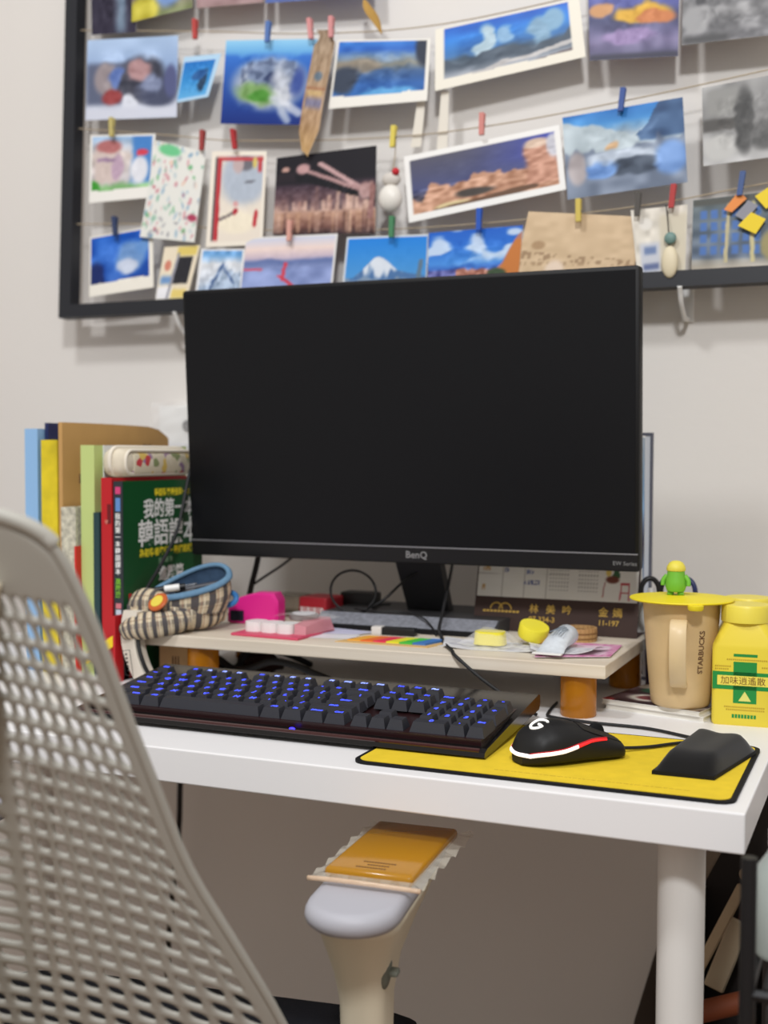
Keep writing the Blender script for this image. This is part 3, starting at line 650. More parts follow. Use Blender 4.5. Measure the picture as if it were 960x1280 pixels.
# ------------------------------------------------------------------ monitor
mon = thing('monitor', 'large black flat monitor standing on the plywood shelf', 'monitor', (-.4765, .50, SZ))
TILT = R_(-3.6)
MB = Vector((0, -.078, .089))   # bottom centre of the screen front
RX = Matrix.Translation(MB) @ Matrix.Rotation(R_(.6), 4, 'Z') @ Matrix.Rotation(-TILT, 4, 'X')
W2, HH = .3055, .357
PANEL = mat('monitor_shell', (18, 18, 20), .5, spec=.3)
GLASS = mat('black_screen', (13, 14, 18), .34, spec=.3)
obj('shell', xf(rbox(-W2, W2, 0, .022, 0, HH, .004), RX), PANEL, mon, smooth=True)
obj('rear_bulge', xf(rbox(-.2, .2, .020, .050, .05, .27, .012), RX), PANEL, mon, smooth=True)
obj('screen', xf(box(-W2+.005, W2-.005, -.0008, .001, .0235, HH-.005), RX), GLASS, mon)
obj('chin_strip', xf(box(-W2+.002, W2-.002, -.0012, .001, .002, .0205), RX), mat('chin_gloss', (20, 20, 23), .3), mon)
obj('trim_line', xf(box(-W2+.002, W2-.002, -.0016, .001, .0207, .0222), RX), mat('brushed_grey_line', (150, 150, 156), .35, metal=.5), mon)
text('brand_lettering', 'BenQ', .0125, mat('grey_ink', (128, 128, 130), .5), RX @ basis((.010, -.0013, .0075), (1, 0, 0), (0, 0, 1)), mon, bold=.0002)
text('series_lettering', 'EW Series', .0068, MATS['grey_ink'], RX @ basis((.274, -.0013, .008), (1, 0, 0), (0, 0, 1)), mon)
NECKM = mat('dark_grey_plastic', (44, 45, 48), .45)
nk = [(-.030, .028, .0165), (.030, .028, .0165), (.030, .045, .0165), (-.030, .045, .0165), (-.033, -.040, .13), (.033, -.040, .13), (.033, -.022, .13), (-.033, -.022, .13)]
obj('neck', (nk, [(3, 2, 1, 0), (4, 5, 6, 7), (0, 1, 5, 4), (1, 2, 6, 5), (2, 3, 7, 6), (3, 0, 4, 7)]), NECKM, mon)
obj('base_plate', prism([(-.125, -.075), (.125, -.075), (.125, .10), (-.125, .10)], .0, .017, [(-.125, -.045), (.125, -.045), (.125, .095), (-.125, .095)]), mat('base_dark', (58, 58, 60), .5), mon)
FAB = mat('grey_speaker_cloth', (128, 130, 138), .95, spec=.05, noise=.22, nscale=160)
fb = [(-.123, -.0762, .0025), (.123, -.0762, .0025), (.123, -.0468, .0168), (-.123, -.0468, .0168)]
obj('speaker_cloth', ([(a, b, c) for a, b, c in fb]+[(a, b+.0004, c+.0012) for a, b, c in fb], [(0, 1, 2, 3), (4, 5, 6, 7), (0, 1, 5, 4), (1, 2, 6, 5), (2, 3, 7, 6), (3, 0, 4, 7)]), FAB, mon)
obj('front_lip', box(-.1255, .1255, -.080, -.072, 0, .006), DARK_RUB, mon)

# ------------------------------------------------------------------ mouse pad
pad = thing('mouse_pad', 'yellow mouse pad with a black stitched rim', 'mouse pad', (-.185, .125, DT))
PADY = mat('yellow_cloth', (226, 196, 52), .75, spec=.15, noise=.05, nscale=60)
obj('rim', prism(rrect(-.174, .174, -.106, .106, .014), 0, .0026), DARK_RUB, pad)
obj('top_cloth', prism(rrect(-.1695, .1695, -.1015, .1015, .011), .0026, .0031), PADY, pad)
dash = []
x = -.04
while x < .135:
    wd = rnd.uniform(.002, .006); dash.append(box(x, x+wd, -.0852, -.0842, .0031, .00318)); x += wd+.0012
obj('fine_print', dash, mat('pad_ink', (176, 142, 30), .8), pad)

# ------------------------------------------------------------------ keyboard
KT = 3.6
kb = thing('keyboard', 'black mechanical keyboard with blue lit keys lying before the shelf', 'keyboard', (-.4795, .068, DT+.0033), rx=KT)
KW = .236
CASE = mat('keyboard_case', (16, 14, 15), .18, spec=.6)
prof = [(-.0, .002), (.003, .0), (.187, .0), (.192, .006), (.192, .015), (.186, .017), (.022, .0085), (.010, .0080), (.002, .006)]
def xprism(prof, x0, x1):
    n = len(prof); v = [(x0, a, b) for a, b in prof]+[(x1, a, b) for a, b in prof]
    return v, [tuple(range(n)), tuple(reversed(range(n, 2*n)))]+[(i, n+i, n+(i+1) % n, (i+1) % n) for i in range(n)]
obj('case', xprism(prof, -KW, KW), CASE, kb)
obj('front_rim', tube([(-KW+.006, .004, .0070), (KW-.006, .004, .0070)], .0024, 8, 1), mat('dark_red_rim', (56, 18, 18), .15, spec=.6, coat=.5), kb, smooth=True)
obj('key_plate', box(-KW+.008, KW-.008, .015, .160, .008, .0142), mat('dark_red_plate', (40, 20, 22), .3), kb)
for s in (-1, 1):
    obj('tilt_foot', box(s*.19-.012, s*.19+.012, .168, .182, -.0118, .001), BLACK_PL, kb)
KEYM = mat('key_black', (46, 47, 54), .5, spec=.4)
LEDM = mat('blue_led_legend', (70, 90, 255), .5, emit=(50, 66, 255), estr=2.2)
LEDW = mat('bright_blue_legend', (150, 170, 255), .5, emit=(130, 150, 255), estr=2.0)
obj('status_led', xf(sphere((.030, .008, .0088), .0035, 12, 8, (1, .5, .4)), Matrix()), mat('blue_led', (40, 40, 255), .4, emit=(50, 40, 255), estr=3), kb)
PITCH = .0195
KMESH = {}
def key(label, ux, row, wu=1, hu=1, bright=False):
    x0 = -.2085+ux*PITCH; y0 = .0180+row*PITCH + (.0048 if row >= 5 else 0)
    kx = x0+wu*PITCH/2; ky = y0+hu*PITCH/2
    z0 = .0143 + .0008*row; 
    kk = (wu, hu)
    bw, bd = wu*PITCH/2-.0007, hu*PITCH/2-.0007; tw, td = bw-.0028, bd-.0030
    if kk not in KMESH:
        s = prism([(-bw, -bd), (bw, -bd), (bw, bd), (-bw, bd)], 0, .0095, [(-tw, -td+.0012), (tw, -td+.0012), (tw, td+.0012), (-tw, td+.0012)])
        o = obj('key', s, KEYM, kb)
        KMESH[kk] = o.data
    else:
        o = bpy.data.objects.new('key', KMESH[kk]); C.objects.link(o); o.parent = kb
    o.location = (kx, ky, z0)
    if label:
        sz = .0088 if len(label) == 1 else .0056
        s = text_shape(label, sz, bold=.0003, extrude=.00004)
        if s[0]:
            xs = [p[0] for p in s[0]]; ys = [p[1] for p in s[0]]
            cx, cy = (min(xs)+max(xs))/2, (min(ys)+max(ys))/2
            M = Matrix.Translation((kx-cx, ky+.0030-cy, z0+.00955))
            obj('legend', xf(s, M), LEDW if bright else LEDM, o)
rows = {4: [('~', 1)]+[(c, 1) for c in '1234567890-=']+[('Bksp', 2)],
        3: [('Tab', 1.5)]+[(c, 1) for c in 'QWERTYUIOP[]']+[('\\', 1.5)],
        2: [('Caps', 1.75)]+[(c, 1) for c in 'ASDFGHJKL;\'']+[('Enter', 2.25)],
        1: [('Shift', 2.25)]+[(c, 1) for c in 'ZXCVBNM,./']+[('Shift', 2.75)],
        0: [('Ctrl', 1.25), ('Win', 1.25), ('Alt', 1.25), ('', 6.25), ('Alt', 1.25), ('Fn', 1.25), ('Menu', 1.25), ('Ctrl', 1.25)]}
for r, ks in rows.items():
    x = 0
    for lb, wu in ks:
        key(lb, x, r, wu); x += wu
key('Esc', 0, 5, bright=False)
for g, x0 in ((0, 2), (4, 6.5), (8, 11)):
    for k in range(4): key(f'F{g+k+1}', x0+k, 5, bright=(k != 0 or g == 8))
for k, lb in enumerate(('Prt', 'Scr', 'Pau')): key(lb, 15.25+k, 5, bright=(k == 2))
for k, lb in enumerate(('Ins', 'Hm', 'Pu')): key(lb, 15.25+k, 4)
for k, lb in enumerate(('Del', 'End', 'Pd')): key(lb, 15.25+k, 3)
key('', 16.25, 1); 
for k in range(3): key('', 15.25+k, 0)
for k, lb in enumerate(('Num', '/', '*', '-')): key(lb, 18.5+k, 4)
for k, lb in enumerate('789'): key(lb, 18.5+k, 3)
for k, lb in enumerate('456'): key(lb, 18.5+k, 2)
for k, lb in enumerate('123'): key(lb, 18.5+k, 1)
key('0', 18.5, 0, 2); key('.', 20.5, 0); key('+', 21.5, 2, 1, 2); key('Ent', 21.5, 0, 1, 2)

# ------------------------------------------------------------------ mouse
ms = thing('computer_mouse', 'black computer mouse with a glowing white and red stripe', 'mouse', (-.1745, .106, DT+.0033), rz=-43)
ms.scale = (.93, .93, 1.0)
def mouse_section(t, n=20):
    """t 0 rear .. 1 front; returns half width, height, y"""
    y = -.058+.116*t
    hw = .0305*(max(0, 1-((t-.42)/.60)**2))**.28 if t < 1 else .02
    hw = np.interp(t, [0, .04, .12, .3, .45, .6, .8, .95, 1], [.010, .019, .027, .0312, .031, .0295, .0295, .027, .019])
    h = np.interp(t, [0, .04, .12, .25, .4, .55, .75, .92, 1], [.012, .022, .031, .0372, .038, .035, .0275, .020, .013])
    return hw, h, y
v = []; f = []; NS, NR = 28, 24
for i in range(NS+1):
    t = i/NS; hw, h, y = mouse_section(t)
    for k in range(NR):
        a = 2*math.pi*k/NR
        cx, cz = math.cos(a), math.sin(a)
        px = hw*math.copysign(abs(cx)**.7, cx)
        pz = h*.42+ (h*.58*abs(cz)**.9 if cz > 0 else -h*.42*abs(cz)**.5)
        v.append((px, y, max(.0012, pz)))
for i in range(NS):
    for k in range(NR):
        l = (k+1) % NR; f.append((i*NR+k, i*NR+l, (i+1)*NR+l, (i+1)*NR+k))
f.append(tuple(range(NR))); f.append(tuple(reversed(range(NS*NR, (NS+1)*NR))))
obj('body', (v, f), mat('mouse_black', (25, 25, 26), .5, spec=.35), ms, smooth=True)
GLOWW = mat('white_glow', (255, 240, 236), .4, emit=(255, 236, 230), estr=1.1)
GLOWR = mat('red_glow', (230, 40, 46), .4, emit=(235, 30, 40), estr=.8)
def side_pt(t, zfrac, out=.0006, side=1):
    hw, h, y = mouse_section(t); z = h*zfrac
    if zfrac >= .42: cz = ((zfrac-.42)/.58)**(1/.9); 
    else: cz = -((.42-zfrac)/.42)**2
    cx = math.sqrt(max(0, 1-cz*cz))**.7
    return Vector((side*(hw*cx+out), y, z))
for side in (1, -1):
    wp = [side_pt(t, z, .0001, side) for t, z in ((.035, .50), (.07, .46), (.12, .42), (.2, .39), (.3, .40), (.38, .44), (.44, .49))]
    rp = [side_pt(t, z, .0001, side) for t, z in ((.44, .49), (.52, .56), (.60, .64), (.70, .72), (.76, .76))]
    obj('light_stripe', tube(wp, .0019, 8, 4), GLOWW, ms, smooth='all')
    obj('light_stripe', tube(rp, lambda t: .0019-.0009*t, 8, 4), GLOWR, ms, smooth='all')
    obj('stripe_red_rim', tube([p+Vector((0, 0, .0020)) for p in wp]+[p+Vector((0, 0, .0018)) for p in rp[1:]], .0007, 6, 3), mat('red_rim', (150, 26, 32), .4, emit=(200, 20, 30), estr=.4), ms)  # thin red emissive line running just above the stripe
rear = [side_pt(.035, .50, .0001, s) for s in (1, -1)]
obj('light_stripe', tube([rear[0], Vector((.012, -.0572, .0105)), Vector((0, -.0588, .0098)), Vector((-.012, -.0572, .0105)), rear[1]], .0018, 8, 4), GLOWW, ms, smooth='all')
def top_z(x, y):
    t = (y+.058)/.116; hw, h, _ = mouse_section(t)
    cx = min(1, (abs(x)/hw))**(1/.7); cz = math.sqrt(max(0, 1-cx*cx)); return h*.42+h*.58*cz**.9
# emblem on the hump: ring open on one side with an inner bar
gp = []
for a in range(55, 345, 12):
    gp.append((.0085*math.cos(R_(a)), -.033+.0085*math.sin(R_(a))))
gp += [(.0085, -.0345), (.005, -.0340), (.001, -.0340)]
obj('emblem', tube([(-b_*0+x, y, top_z(x, y)+.0001) for (x, y) in gp for b_ in (0,)], .0014, 8, 2, smooth=False), mat('emblem_white', (245, 245, 240), .4, emit=(255, 250, 240), estr=.6), ms)
obj('button_seam', tube([(0, y, top_z(0, y)+.0001) for y in (.008, .02, .035, .05)], .0006, 6, 2), DARK_RUB, ms)
for s in (-1, 1):
    obj('button_edge', tube([(s*x, y, top_z(x, y)+.0001) for x, y in ((.002, .006), (.014, .004), (.022, .006), (.024, .03), (.022, .05))], .0005, 6, 2), DARK_RUB, ms)
obj('scroll_wheel', xf(lathe([(.008, -.003), (.0095, -.002), (.0095, .002), (.008, .003)], (0, 0, 0), 20), Matrix.Translation((0, .034, .0215)) @ Matrix.Rotation(R_(90), 4, 'Y')), DARK_RUB, ms, smooth=True)

def cable(name, label, pts, r, m=CORD, sub=8, n=8, cat='cable'):
    return tag(obj(name, tube(pts, r, n, sub), m, smooth='all'), label, cat)
Z0 = DT
cable('mouse_cable', 'thin black mouse cable curling over the yellow pad', [(-.142, .1405, Z0+.012), (-.132, .151, Z0+.0075), (-.112, .172, Z0+.0055), (-.090, .197, Z0+.0055), (-.066, .224, Z0+.0052), (-.062, .233, Z0+.0045), (-.080, .244, Z0+.0022), (-.13, .268, Z0+.0022), (-.19, .272, Z0+.0022), (-.236, .282, Z0+.0022), (-.246, .30, Z0+.0022), (-.252, .36, Z0+.0022)], .0017)

# ------------------------------------------------------------------ wrist rest
wr = thing('wrist_rest', 'black padded palm rest with two soft humps on the yellow pad', 'wrist rest', (-.053, .143, DT+.0033))
fp = [(-.0365, -.061), (.017, -.060), (.040, .052), (-.022, .072)]
NX, NY = 18, 18; v = []; f = []
for j in range(NY+1):
    for i in range(NX+1):
        a, b = i/NX, j/NY
        p = (Vector(fp[0])*(1-a)+Vector(fp[1])*a)*(1-b)+(Vector(fp[3])*(1-a)+Vector(fp[2])*a)*b
        e = min(1, min(a, 1-a)/.20)*1.0; e2 = min(1, b/.25); e3 = min(1, (1-b)/.12)
        hh = .003+.0150*math.sin(e*math.pi/2)**.8*math.sin(e2*math.pi/2)**.8*math.sin(e3*math.pi/2)**.6
        hh += .0022*math.sin(e*math.pi/2)*(b**1.2)*math.sin(e3*math.pi/2)*(.55+.45*math.cos(a*4*math.pi+math.pi))*1.0
        v.append((p.x, p.y, hh))
W_ = NX+1
for j in range(NY):
    for i in range(NX): f.append((j*W_+i, j*W_+i+1, (j+1)*W_+i+1, (j+1)*W_+i))
obj('cushion', (v, f), mat('black_lycra', (15, 15, 17), .8, spec=.15, sheen=.2), wr, smooth='all')
obj('sole', prism([(p[0]*1.02, p[1]*1.02) for p in fp], 0, .0034), DARK_RUB, wr)

# ------------------------------------------------------------------ thin books under the mug
def slab(name, label, cat, c, w_, d_, z0, z1, rz, cover, pages, fn=None, group=None):
    t = thing(name, label, cat, (c[0], c[1], z0), rz, group)
    h = z1-z0
    obj('pages', box(-w_/2+.001, w_/2-.001, -d_/2+.001, d_/2-.001, .0008, h-.0008), pages, t)
    obj('cover', [box(-w_/2, w_/2, -d_/2, d_/2, 0, .0008)], cover, t)
    if fn: picture('cover_picture', fn, [(-w_/2, d_/2, h), (w_/2, d_/2, h), (w_/2, -d_/2, h), (-w_/2, -d_/2, h)], t, 50, 50, .0008)
    else: obj('cover', [box(-w_/2, w_/2, -d_/2, d_/2, h-.0008, h)], cover, t)
    return t
PAGES = mat('book_pages', (232, 228, 218), .8)
def p_cd(i):
    i.fill((70, 48, 50)); i.grain(7, 80, 41)
    for k in range(9):
        i.blob((k*.37) % 1, (k*.61) % 1, .12, .12, [(190, 60, 60), (206, 190, 160), (70, 120, 90), (230, 220, 200)][k % 4], .2, .8)
    i.blob(.35, .3, .2, .16, (226, 220, 206)); i.blob(.35, .3, .12, .1, (120, 60, 60)); i.blob(.8, .15, .2, .1, (206, 200, 190))
slab('booklet', 'white edged booklet with a dark red and green patterned cover under the mug', 'book', (-.127, .402), .118, .120, DT+.0060, DT+.0115, -15, PAPER, PAGES, p_cd)
slab('booklet', 'plain white booklet beneath the patterned booklet', 'book', (-.124, .402), .118, .118, DT, DT+.0058, -14, PAPER, PAGES)

# ------------------------------------------------------------------ mug with lid
MG = (-.1115, .362, DT+.0117)
MUGM = mat('tan_stoneware', (208, 180, 134), .45, noise=.06, nscale=30)
mug = thing('mug', 'tall tan tapered mug with brown lettering and yellow lid', 'mug', MG)
MH = .1165
def mr(z): return .0318+(.0425-.0318)*(z/MH)**.85
prof = [(.028, 0), (.031, .0015)]+[(mr(z), z) for z in np.linspace(.004, MH, 14)]+[(mr(MH)-.003, MH), (mr(MH)-.003, MH-.01), (.028, .008)]
obj('body', lathe(prof, (0, 0, 0), 48), MUGM, mug, smooth=True)
hd = math.atan2(-1.0028-MG[1], .1094-MG[0]) - R_(3)    # handle direction
def mp(ang, z, out=0): r = mr(z)+out; return Vector((r*math.cos(ang), r*math.sin(ang), z))
hp = [mp(hd, .096, -.002), mp(hd, .098, .012), mp(hd, .092, .024), mp(hd, .075, .029), mp(hd, .055, .027), mp(hd, .038, .017), mp(hd, .030, .004), mp(hd, .028, -.002)]
HP = smooth_path(hp, 5); side = Vector((-math.sin(hd), math.cos(hd), 0)); v = []; f = []
for i, p in enumerate(HP):
    tdir = (HP[min(len(HP)-1, i+1)]-HP[max(0, i-1)]).normalized(); nr = tdir.cross(side).normalized()
    for a, b in ((-.0088, -.0024), (-.0075, -.0034), (.0075, -.0034), (.0088, -.0024), (.0088, .0024), (.0075, .0034), (-.0075, .0034), (-.0088, .0024)):
        v.append(tuple(p+side*a+nr*b))
for i in range(len(HP)-1):
    for k in range(8): f.append((i*8+k, i*8+(k+1) % 8, (i+1)*8+(k+1) % 8, (i+1)*8+k))
f.append(tuple(range(8))); f.append(tuple(reversed(range(len(v)-8, len(v)))))
obj('handle', (v, f), mat('pale_tan_stoneware', (226, 202, 160), .4), mug, smooth=True)
BRINK = mat('brown_ink', (104, 74, 52), .6)
def wrap_text(body, size, a0, z0, vertical, m, sgn=1, bold=.0002, name='lettering'):
    s = text_shape(body, size, bold=bold, extrude=.00005)
    V2 = []
    for x, y, z in s[0]:
        if vertical: zz = z0+x; ang = a0 - y/.038     # reads upwards
        else: zz = z0+y; ang = a0 + x/.038
        r = mr(max(0, zz))+.0002+z
        V2.append((r*math.cos(ang), r*math.sin(ang), zz))
    return obj(name, (V2, s[1]), m, mug)
wrap_text('STARBUCKS', .0088, hd+R_(41), .040, True, BRINK)
wrap_text('Chilled', .017, hd-R_(80), .034, True, BRINK, name='script_lettering')
lid = thing('cup_lid', 'round yellow silicone lid with a green figure knob on the mug', 'lid', (MG[0], MG[1], MG[2]+MH))
YS = mat('yellow_silicone', (240, 220, 44), .5, spec=.3)
lp = lathe([(.001, 0), (.040, 0), (.0555, .0005), (.057, .0018), (.0565, .003), (.04, .0042), (.02, .006), (.001, .0062)], (0, 0, 0), 48)
obj('disc', lp, YS, lid, smooth=True)
td = hd+R_(18)
tb = Matrix.Translation((.056*math.cos(td), .056*math.sin(td), -.0005)) 
obj('pull_tab', xf(lathe([(.007, -.004), (.0085, -.002), (.0085, .0015), (.007, .002)], (0, 0, 0), 20), tb), YS, lid, smooth=True)
GRN = mat('green_rubber', (112, 184, 56), .5)
gb = (-.006, -.004)
def gl(shape): return mv(shape, (gb[0], gb[1], .0055))
obj('figure_body', gl(lathe([(.004, .004), (.0095, .005), (.0115, .010), (.0112, .016), (.0098, .023), (.0094, .028), (.0085, .032), (.004, .0355), (.0005, .036)], (0, 0, 0), 24)), GRN, lid, smooth=True)
obj('figure_cap', gl(lathe([(.0100, .0275), (.0106, .0285), (.0100, .0325), (.0075, .0365), (.004, .0385), (.0005, .039)], (0, 0, 0), 24)), mat('pale_yellow_rubber', (228, 214, 80), .5), lid, smooth=True)
for s in (-1, 1):
    obj('figure_arm', gl(tube([(s*.0095, 0, .022), (s*.0135, -.001, .017), (s*.0140, -.002, .011)], lambda t: .0030-.0006*t, 8, 4)), GRN, lid, smooth='all')
    obj('figure_leg', gl(tube([(s*.0050, 0, .008), (s*.0055, -.001, .003), (s*.0058, -.0025, .0005)], .0036, 8, 3)), GRN, lid, smooth='all')

# ------------------------------------------------------------------ yellow powder jars
JY = mat('yellow_jar_plastic', (234, 212, 66), .38)
JG = mat('green_label_ink', (30, 140, 62), .5)
JB = mat('jar_brown_ink', (120, 84, 30), .6)
def jar(loc, rz, label):
    t = thing('powder_jar', label, 'jar', loc, rz, 'yellow jars at the desk edge')
    a = .0335; d = .026
    secs = [(.0, .94, .003), (.003, 1, .006), (.083, 1, .006), (.087, .985, .007), (.108, .70, .012), (.111, .68, .014)]
    v = []; f = []; n = None
    for z, k, r in secs:
        q = rrect(-a*k, a*k, -d*(k if k > .8 else k*1.12), d*(k if k > .8 else k*1.12), min(r, d*k*.95)); n = len(q); v += [(x, y, z) for x, y in q]
    for j in range(len(secs)-1):
        for i in range(n): f.append((j*n+i, j*n+(i+1) % n, (j+1)*n+(i+1) % n, (j+1)*n+i))
    f.append(tuple(reversed(range(n)))); f.append(tuple(range((len(secs)-1)*n, len(secs)*n)))
    obj('body', (v, f), JY, t, smooth=True)
    cp = []
    for i in range(60):
        ang = 2*math.pi*i/60; cp.append((ang, .0262 if i % 2 else .0257))
    v = [(r*math.cos(g), r*math.sin(g), z) for z in (.110, .126) for g, r in cp]+[(.0245*math.cos(g), .0245*math.sin(g), .1285) for g, r in cp]
    f = [tuple(reversed(range(60))), tuple(range(120, 180))]+[(k*60+i, k*60+(i+1) % 60, (k+1)*60+(i+1) % 60, (k+1)*60+i) for k in range(2) for i in range(60)]
    obj('cap', (v, f), mat('yellow_cap', (236, 218, 82), .4), t, smooth=True)
    y0 = -d-.0002
    obj('green_cross', [box(-a+.001, a-.001, y0, y0+.001, .039, .058), box(-.011, .013, y0, y0+.001, .0245, .069), box(-.011, .0135, y0, y0+.001, .0745, .0775)], JG, t)
    obj('name_panel', box(-a+.006, a-.003, y0-.0002, y0+.0008, .0435, .0540), mat('jar_pale_panel', (240, 222, 90), .5), t)
    text('lettering', '加味逍遙散', .0092, JB, basis((-a+.0095, y0-.0003, .0455), (1, 0, 0), (0, 0, 1)), t, width=.046)
    tri = [(-.0055, .027), (.0075, .027), (.001, .0375)]
    obj('emblem', ([(x, y0-.0004, z) for x, z in tri]+[(x, y0+.0004, z) for x, z in tri], [(0, 1, 2), (3, 5, 4), (0, 3, 4, 1), (1, 4, 5, 2), (2, 5, 3, 0)]), mat('jar_yellow_ink', (226, 224, 120), .5), t)
    ds = []
    for zz, x0, x1 in ((.0705, -.018, .024), (.063, -.03, -.014), (.060, -.03, -.016), (.063, .018, .03), (.0195, -.02, .022), (.0165, -.018, .02)):
        x = x0
        while x < x1: ds.append(box(x, x+.0014, y0, y0+.0006, zz, zz+.0016)); x += .0021
    obj('small_print', ds, mat('jar_small_ink', (186, 156, 40), .6), t)
    obj('green_code', [box(-.012+k*.0032, -.0096+k*.0032, y0, y0+.0006, .0085, .0125) for k in range(8)], JG, t)
    return t
jar((-.0415, .355, DT), 4, 'yellow square powder jar with green cross label beside the mug')
jar((-.0475, .425, DT), 8, 'yellow powder jar half hidden behind the jar with the cross label')

# ------------------------------------------------------------------ desk calendar
cal = thing('desk_calendar', 'desk calendar with brown gold lettered base behind the monitor', 'calendar', (-.293, .494, SZ))
CA = R_(14)
CM = Matrix.Rotation(-CA, 4, 'X')     # leans back
MAROON = mat('brown_card', (62, 42, 36), .6)
obj('base_board', xf(box(-.108, .106, 0, .002, 0, .105), CM), MAROON, cal)
obj('rear_board', xf(box(-.108, .106, -.002, 0, 0, .105), Matrix.Translation((0, .051, 0)) @ Matrix.Rotation(CA, 4, 'X')), PAPER, cal)
obj('foot', box(-.108, .106, 0, .051, 0, .0015), MAROON, cal)
def p_cal(i):
    i.fill((222, 220, 214)); i.grain(6, 10, 51)
    for k in range(3): i.line(.14*k+.16, 0, .14*k+.16, 1, .0016, (176, 172, 166), .003)
    i.line(0, .5, .46, .52, .002, (176, 172, 166), .006)
    for gx in (.46, .64):
        for r in range(6):
            for c in range(7): i.rect(gx+c*.018, gx+c*.018+.008, .18+r*.085, .18+r*.085+.035, (130, 126, 124), .004, .8)
    for x, y, wd, c in ((.03, .62, .05, (190, 150, 90)), (.17, .6, .03, (90, 100, 150)), (.30, .34, .10, (96, 104, 150)), (.31, .56, .05, (130, 136, 170)), (.54, .74, .14, (70, 84, 130)), (.46, .74, .06, (130, 130, 140)), (.73, .88, .1, (150, 136, 120)), (.03, .2, .02, (190, 150, 90))):
        m = (i.U > x)*(i.U < x+wd)*(np.abs(i.V-y) < .05)*(i.n(160, 30, 6) > .45); i.put(m, c)
    # little tree on a sled, star, red stool
    for k in range(3): i.put((np.abs(i.U-.868) < (.30-(i.V-.46-.12*k*0)*.0-.0)*.0+np.clip((.86-.0-i.V)*.075, 0, .035))*(i.V > .5)*(i.V < .86), (60, 96, 66))
    i.blob(.875, .92, .018, .07, (222, 190, 70)); i.blob(.845, .47, .04, .08, (110, 62, 50)); i.line(.80, .42, .79, .1, .001, (150, 60, 60), .004); i.blob(.82, .62, .016, .08, (216, 190, 100))
    i.rect(.895, .95, .36, .42, (176, 40, 56), .004); i.line(.90, .36, .895, .04, .0015, (176, 40, 56), .004); i.line(.945, .36, .95, .04, .0015, (176, 40, 56), .004); i.line(.90, .2, .948, .2, .002, (176, 40, 56), .004)
pg = picture('page', p_cal, [tuple(CM @ Vector(p)) for p in ((-.106, -.0012, .104), (.104, -.0012, .104), (.104, -.0012, .044), (-.106, -.0012, .044))], cal, 150, 40, .0008)
def cal_m(x, z): return CM @ basis((x, -.0006, z), (1, 0, 0), (0, 0, 1))
text('lettering', '林', .0125, GOLD, cal_m(-.034, .026), cal, bold=.00012)
text('lettering', '美', .0125, GOLD, cal_m(-.012, .026), cal, bold=.00012)
text('lettering', '吟', .0125, GOLD, cal_m(.009, .026), cal, bold=.00012)
text('lettering', '金', .0125, GOLD, cal_m(.056, .026), cal, bold=.00012)
text('lettering', '嫣', .0125, GOLD, cal_m(.074, .026), cal, bold=.00012)
text('lettering', '07-334-3', .0095, GOLD, cal_m(-.034, .014), cal, bold=.00012)
text('lettering', '11-197', .0095, GOLD, cal_m(.056, .014), cal, bold=.00012)
arcs = []
for cx in (-.078, -.066):
    arcs.append(xf(tube([(cx+.008*math.cos(R_(a)), -.0008, .028+.008*math.sin(R_(a))) for a in range(0, 181, 20)], .0009, 6, 1, smooth=False), CM))
obj('emblem', arcs+[xf(box(-.096+.005*k, -.0925+.005*k, -.0008, 0, .024, .0265), CM) for k in range(10)], GOLD, cal)

# ------------------------------------------------------------------ photo stand, scissors behind the mug
ps = thing('photo_stand', 'slim clear photo stand with a blue picture behind the monitor', 'photo stand', (-.226, .555, DT))
obj('frame', [box(-.075, -.072, 0, .008, 0, .318), box(.041, .044, 0, .008, 0, .318), box(-.072, .041, 0, .008, 0, .004), box(-.072, .041, 0, .008, .314, .318)], mat('slate_frame', (96, 98, 112), .4), ps)
def p_ps(i):
    i.vg([(0, (60, 80, 110)), (.3, (70, 110, 150)), (.45, (120, 150, 190)), (.55, (70, 66, 86)), (.7, (130, 170, 210)), (1, (186, 196, 206))]); i.grain(9, 50, 61)
picture('photo', p_ps, [(-.070, .003, .312), (.034, .003, .312), (.034, .003, .006), (-.070, .003, .006)], ps, 30, 60)
obj('clear_edge', box(.035, .041, .001, .007, .004, .314), mat('frosted_edge', (214, 218, 226), .3), ps)
obj('easel_leg', ([(-.02, .008, .2), (0, .008, .2), (0, .07, 0), (-.02, .07, 0), (-.02, .0105, .2), (0, .0105, .2), (0, .0725, 0), (-.02, .0725, 0)], [(0, 1, 2, 3), (7, 6, 5, 4), (0, 4, 5, 1), (1, 5, 6, 2), (2, 6, 7, 3), (3, 7, 4, 0)]), BLACK_PL, ps)
pc = thing('pen_cup', 'navy pen cup hidden behind the mug', 'pen cup', (-.150, .50, DT))
NAVY = mat('navy_plastic', (34, 42, 86), .4)
obj('wall', lathe([(.026, 0), (.028, .09), (.0262, .09), (.0245, .003)], (0, 0, 0), 28), NAVY, pc, smooth=True)
obj('floor_disc', cyl((0, 0), .0255, 0, .003), NAVY, pc)
def scissors(loc, rz, col, label, tilt):
    t = thing('scissors', label, 'scissors', loc, rz, 'scissors standing in the pen cup')
    for s in (-1, 1):
        h = [(s*.012+.011*math.cos(R_(a)), 0, .118+.016*math.sin(R_(a))+tilt*0) for a in range(0, 360, 30)]
        obj('handle', tube(h, .0032, 8, 3, closed=True), col, t, smooth='all')
        obj('blade', box(s*.003-.003, s*.003+.003, -.001*s, .001*s, 0.002, .104), mat('steel', (176, 178, 182), .25, metal=.9), t)
    obj('pivot', xf(lathe([(.003, -.0025), (.003, .0025)], (0, 0, .05*0), 12), Matrix.Translation((0, 0, .075)) @ Matrix.Rotation(R_(90), 4, 'X')), MATS['steel'], t)
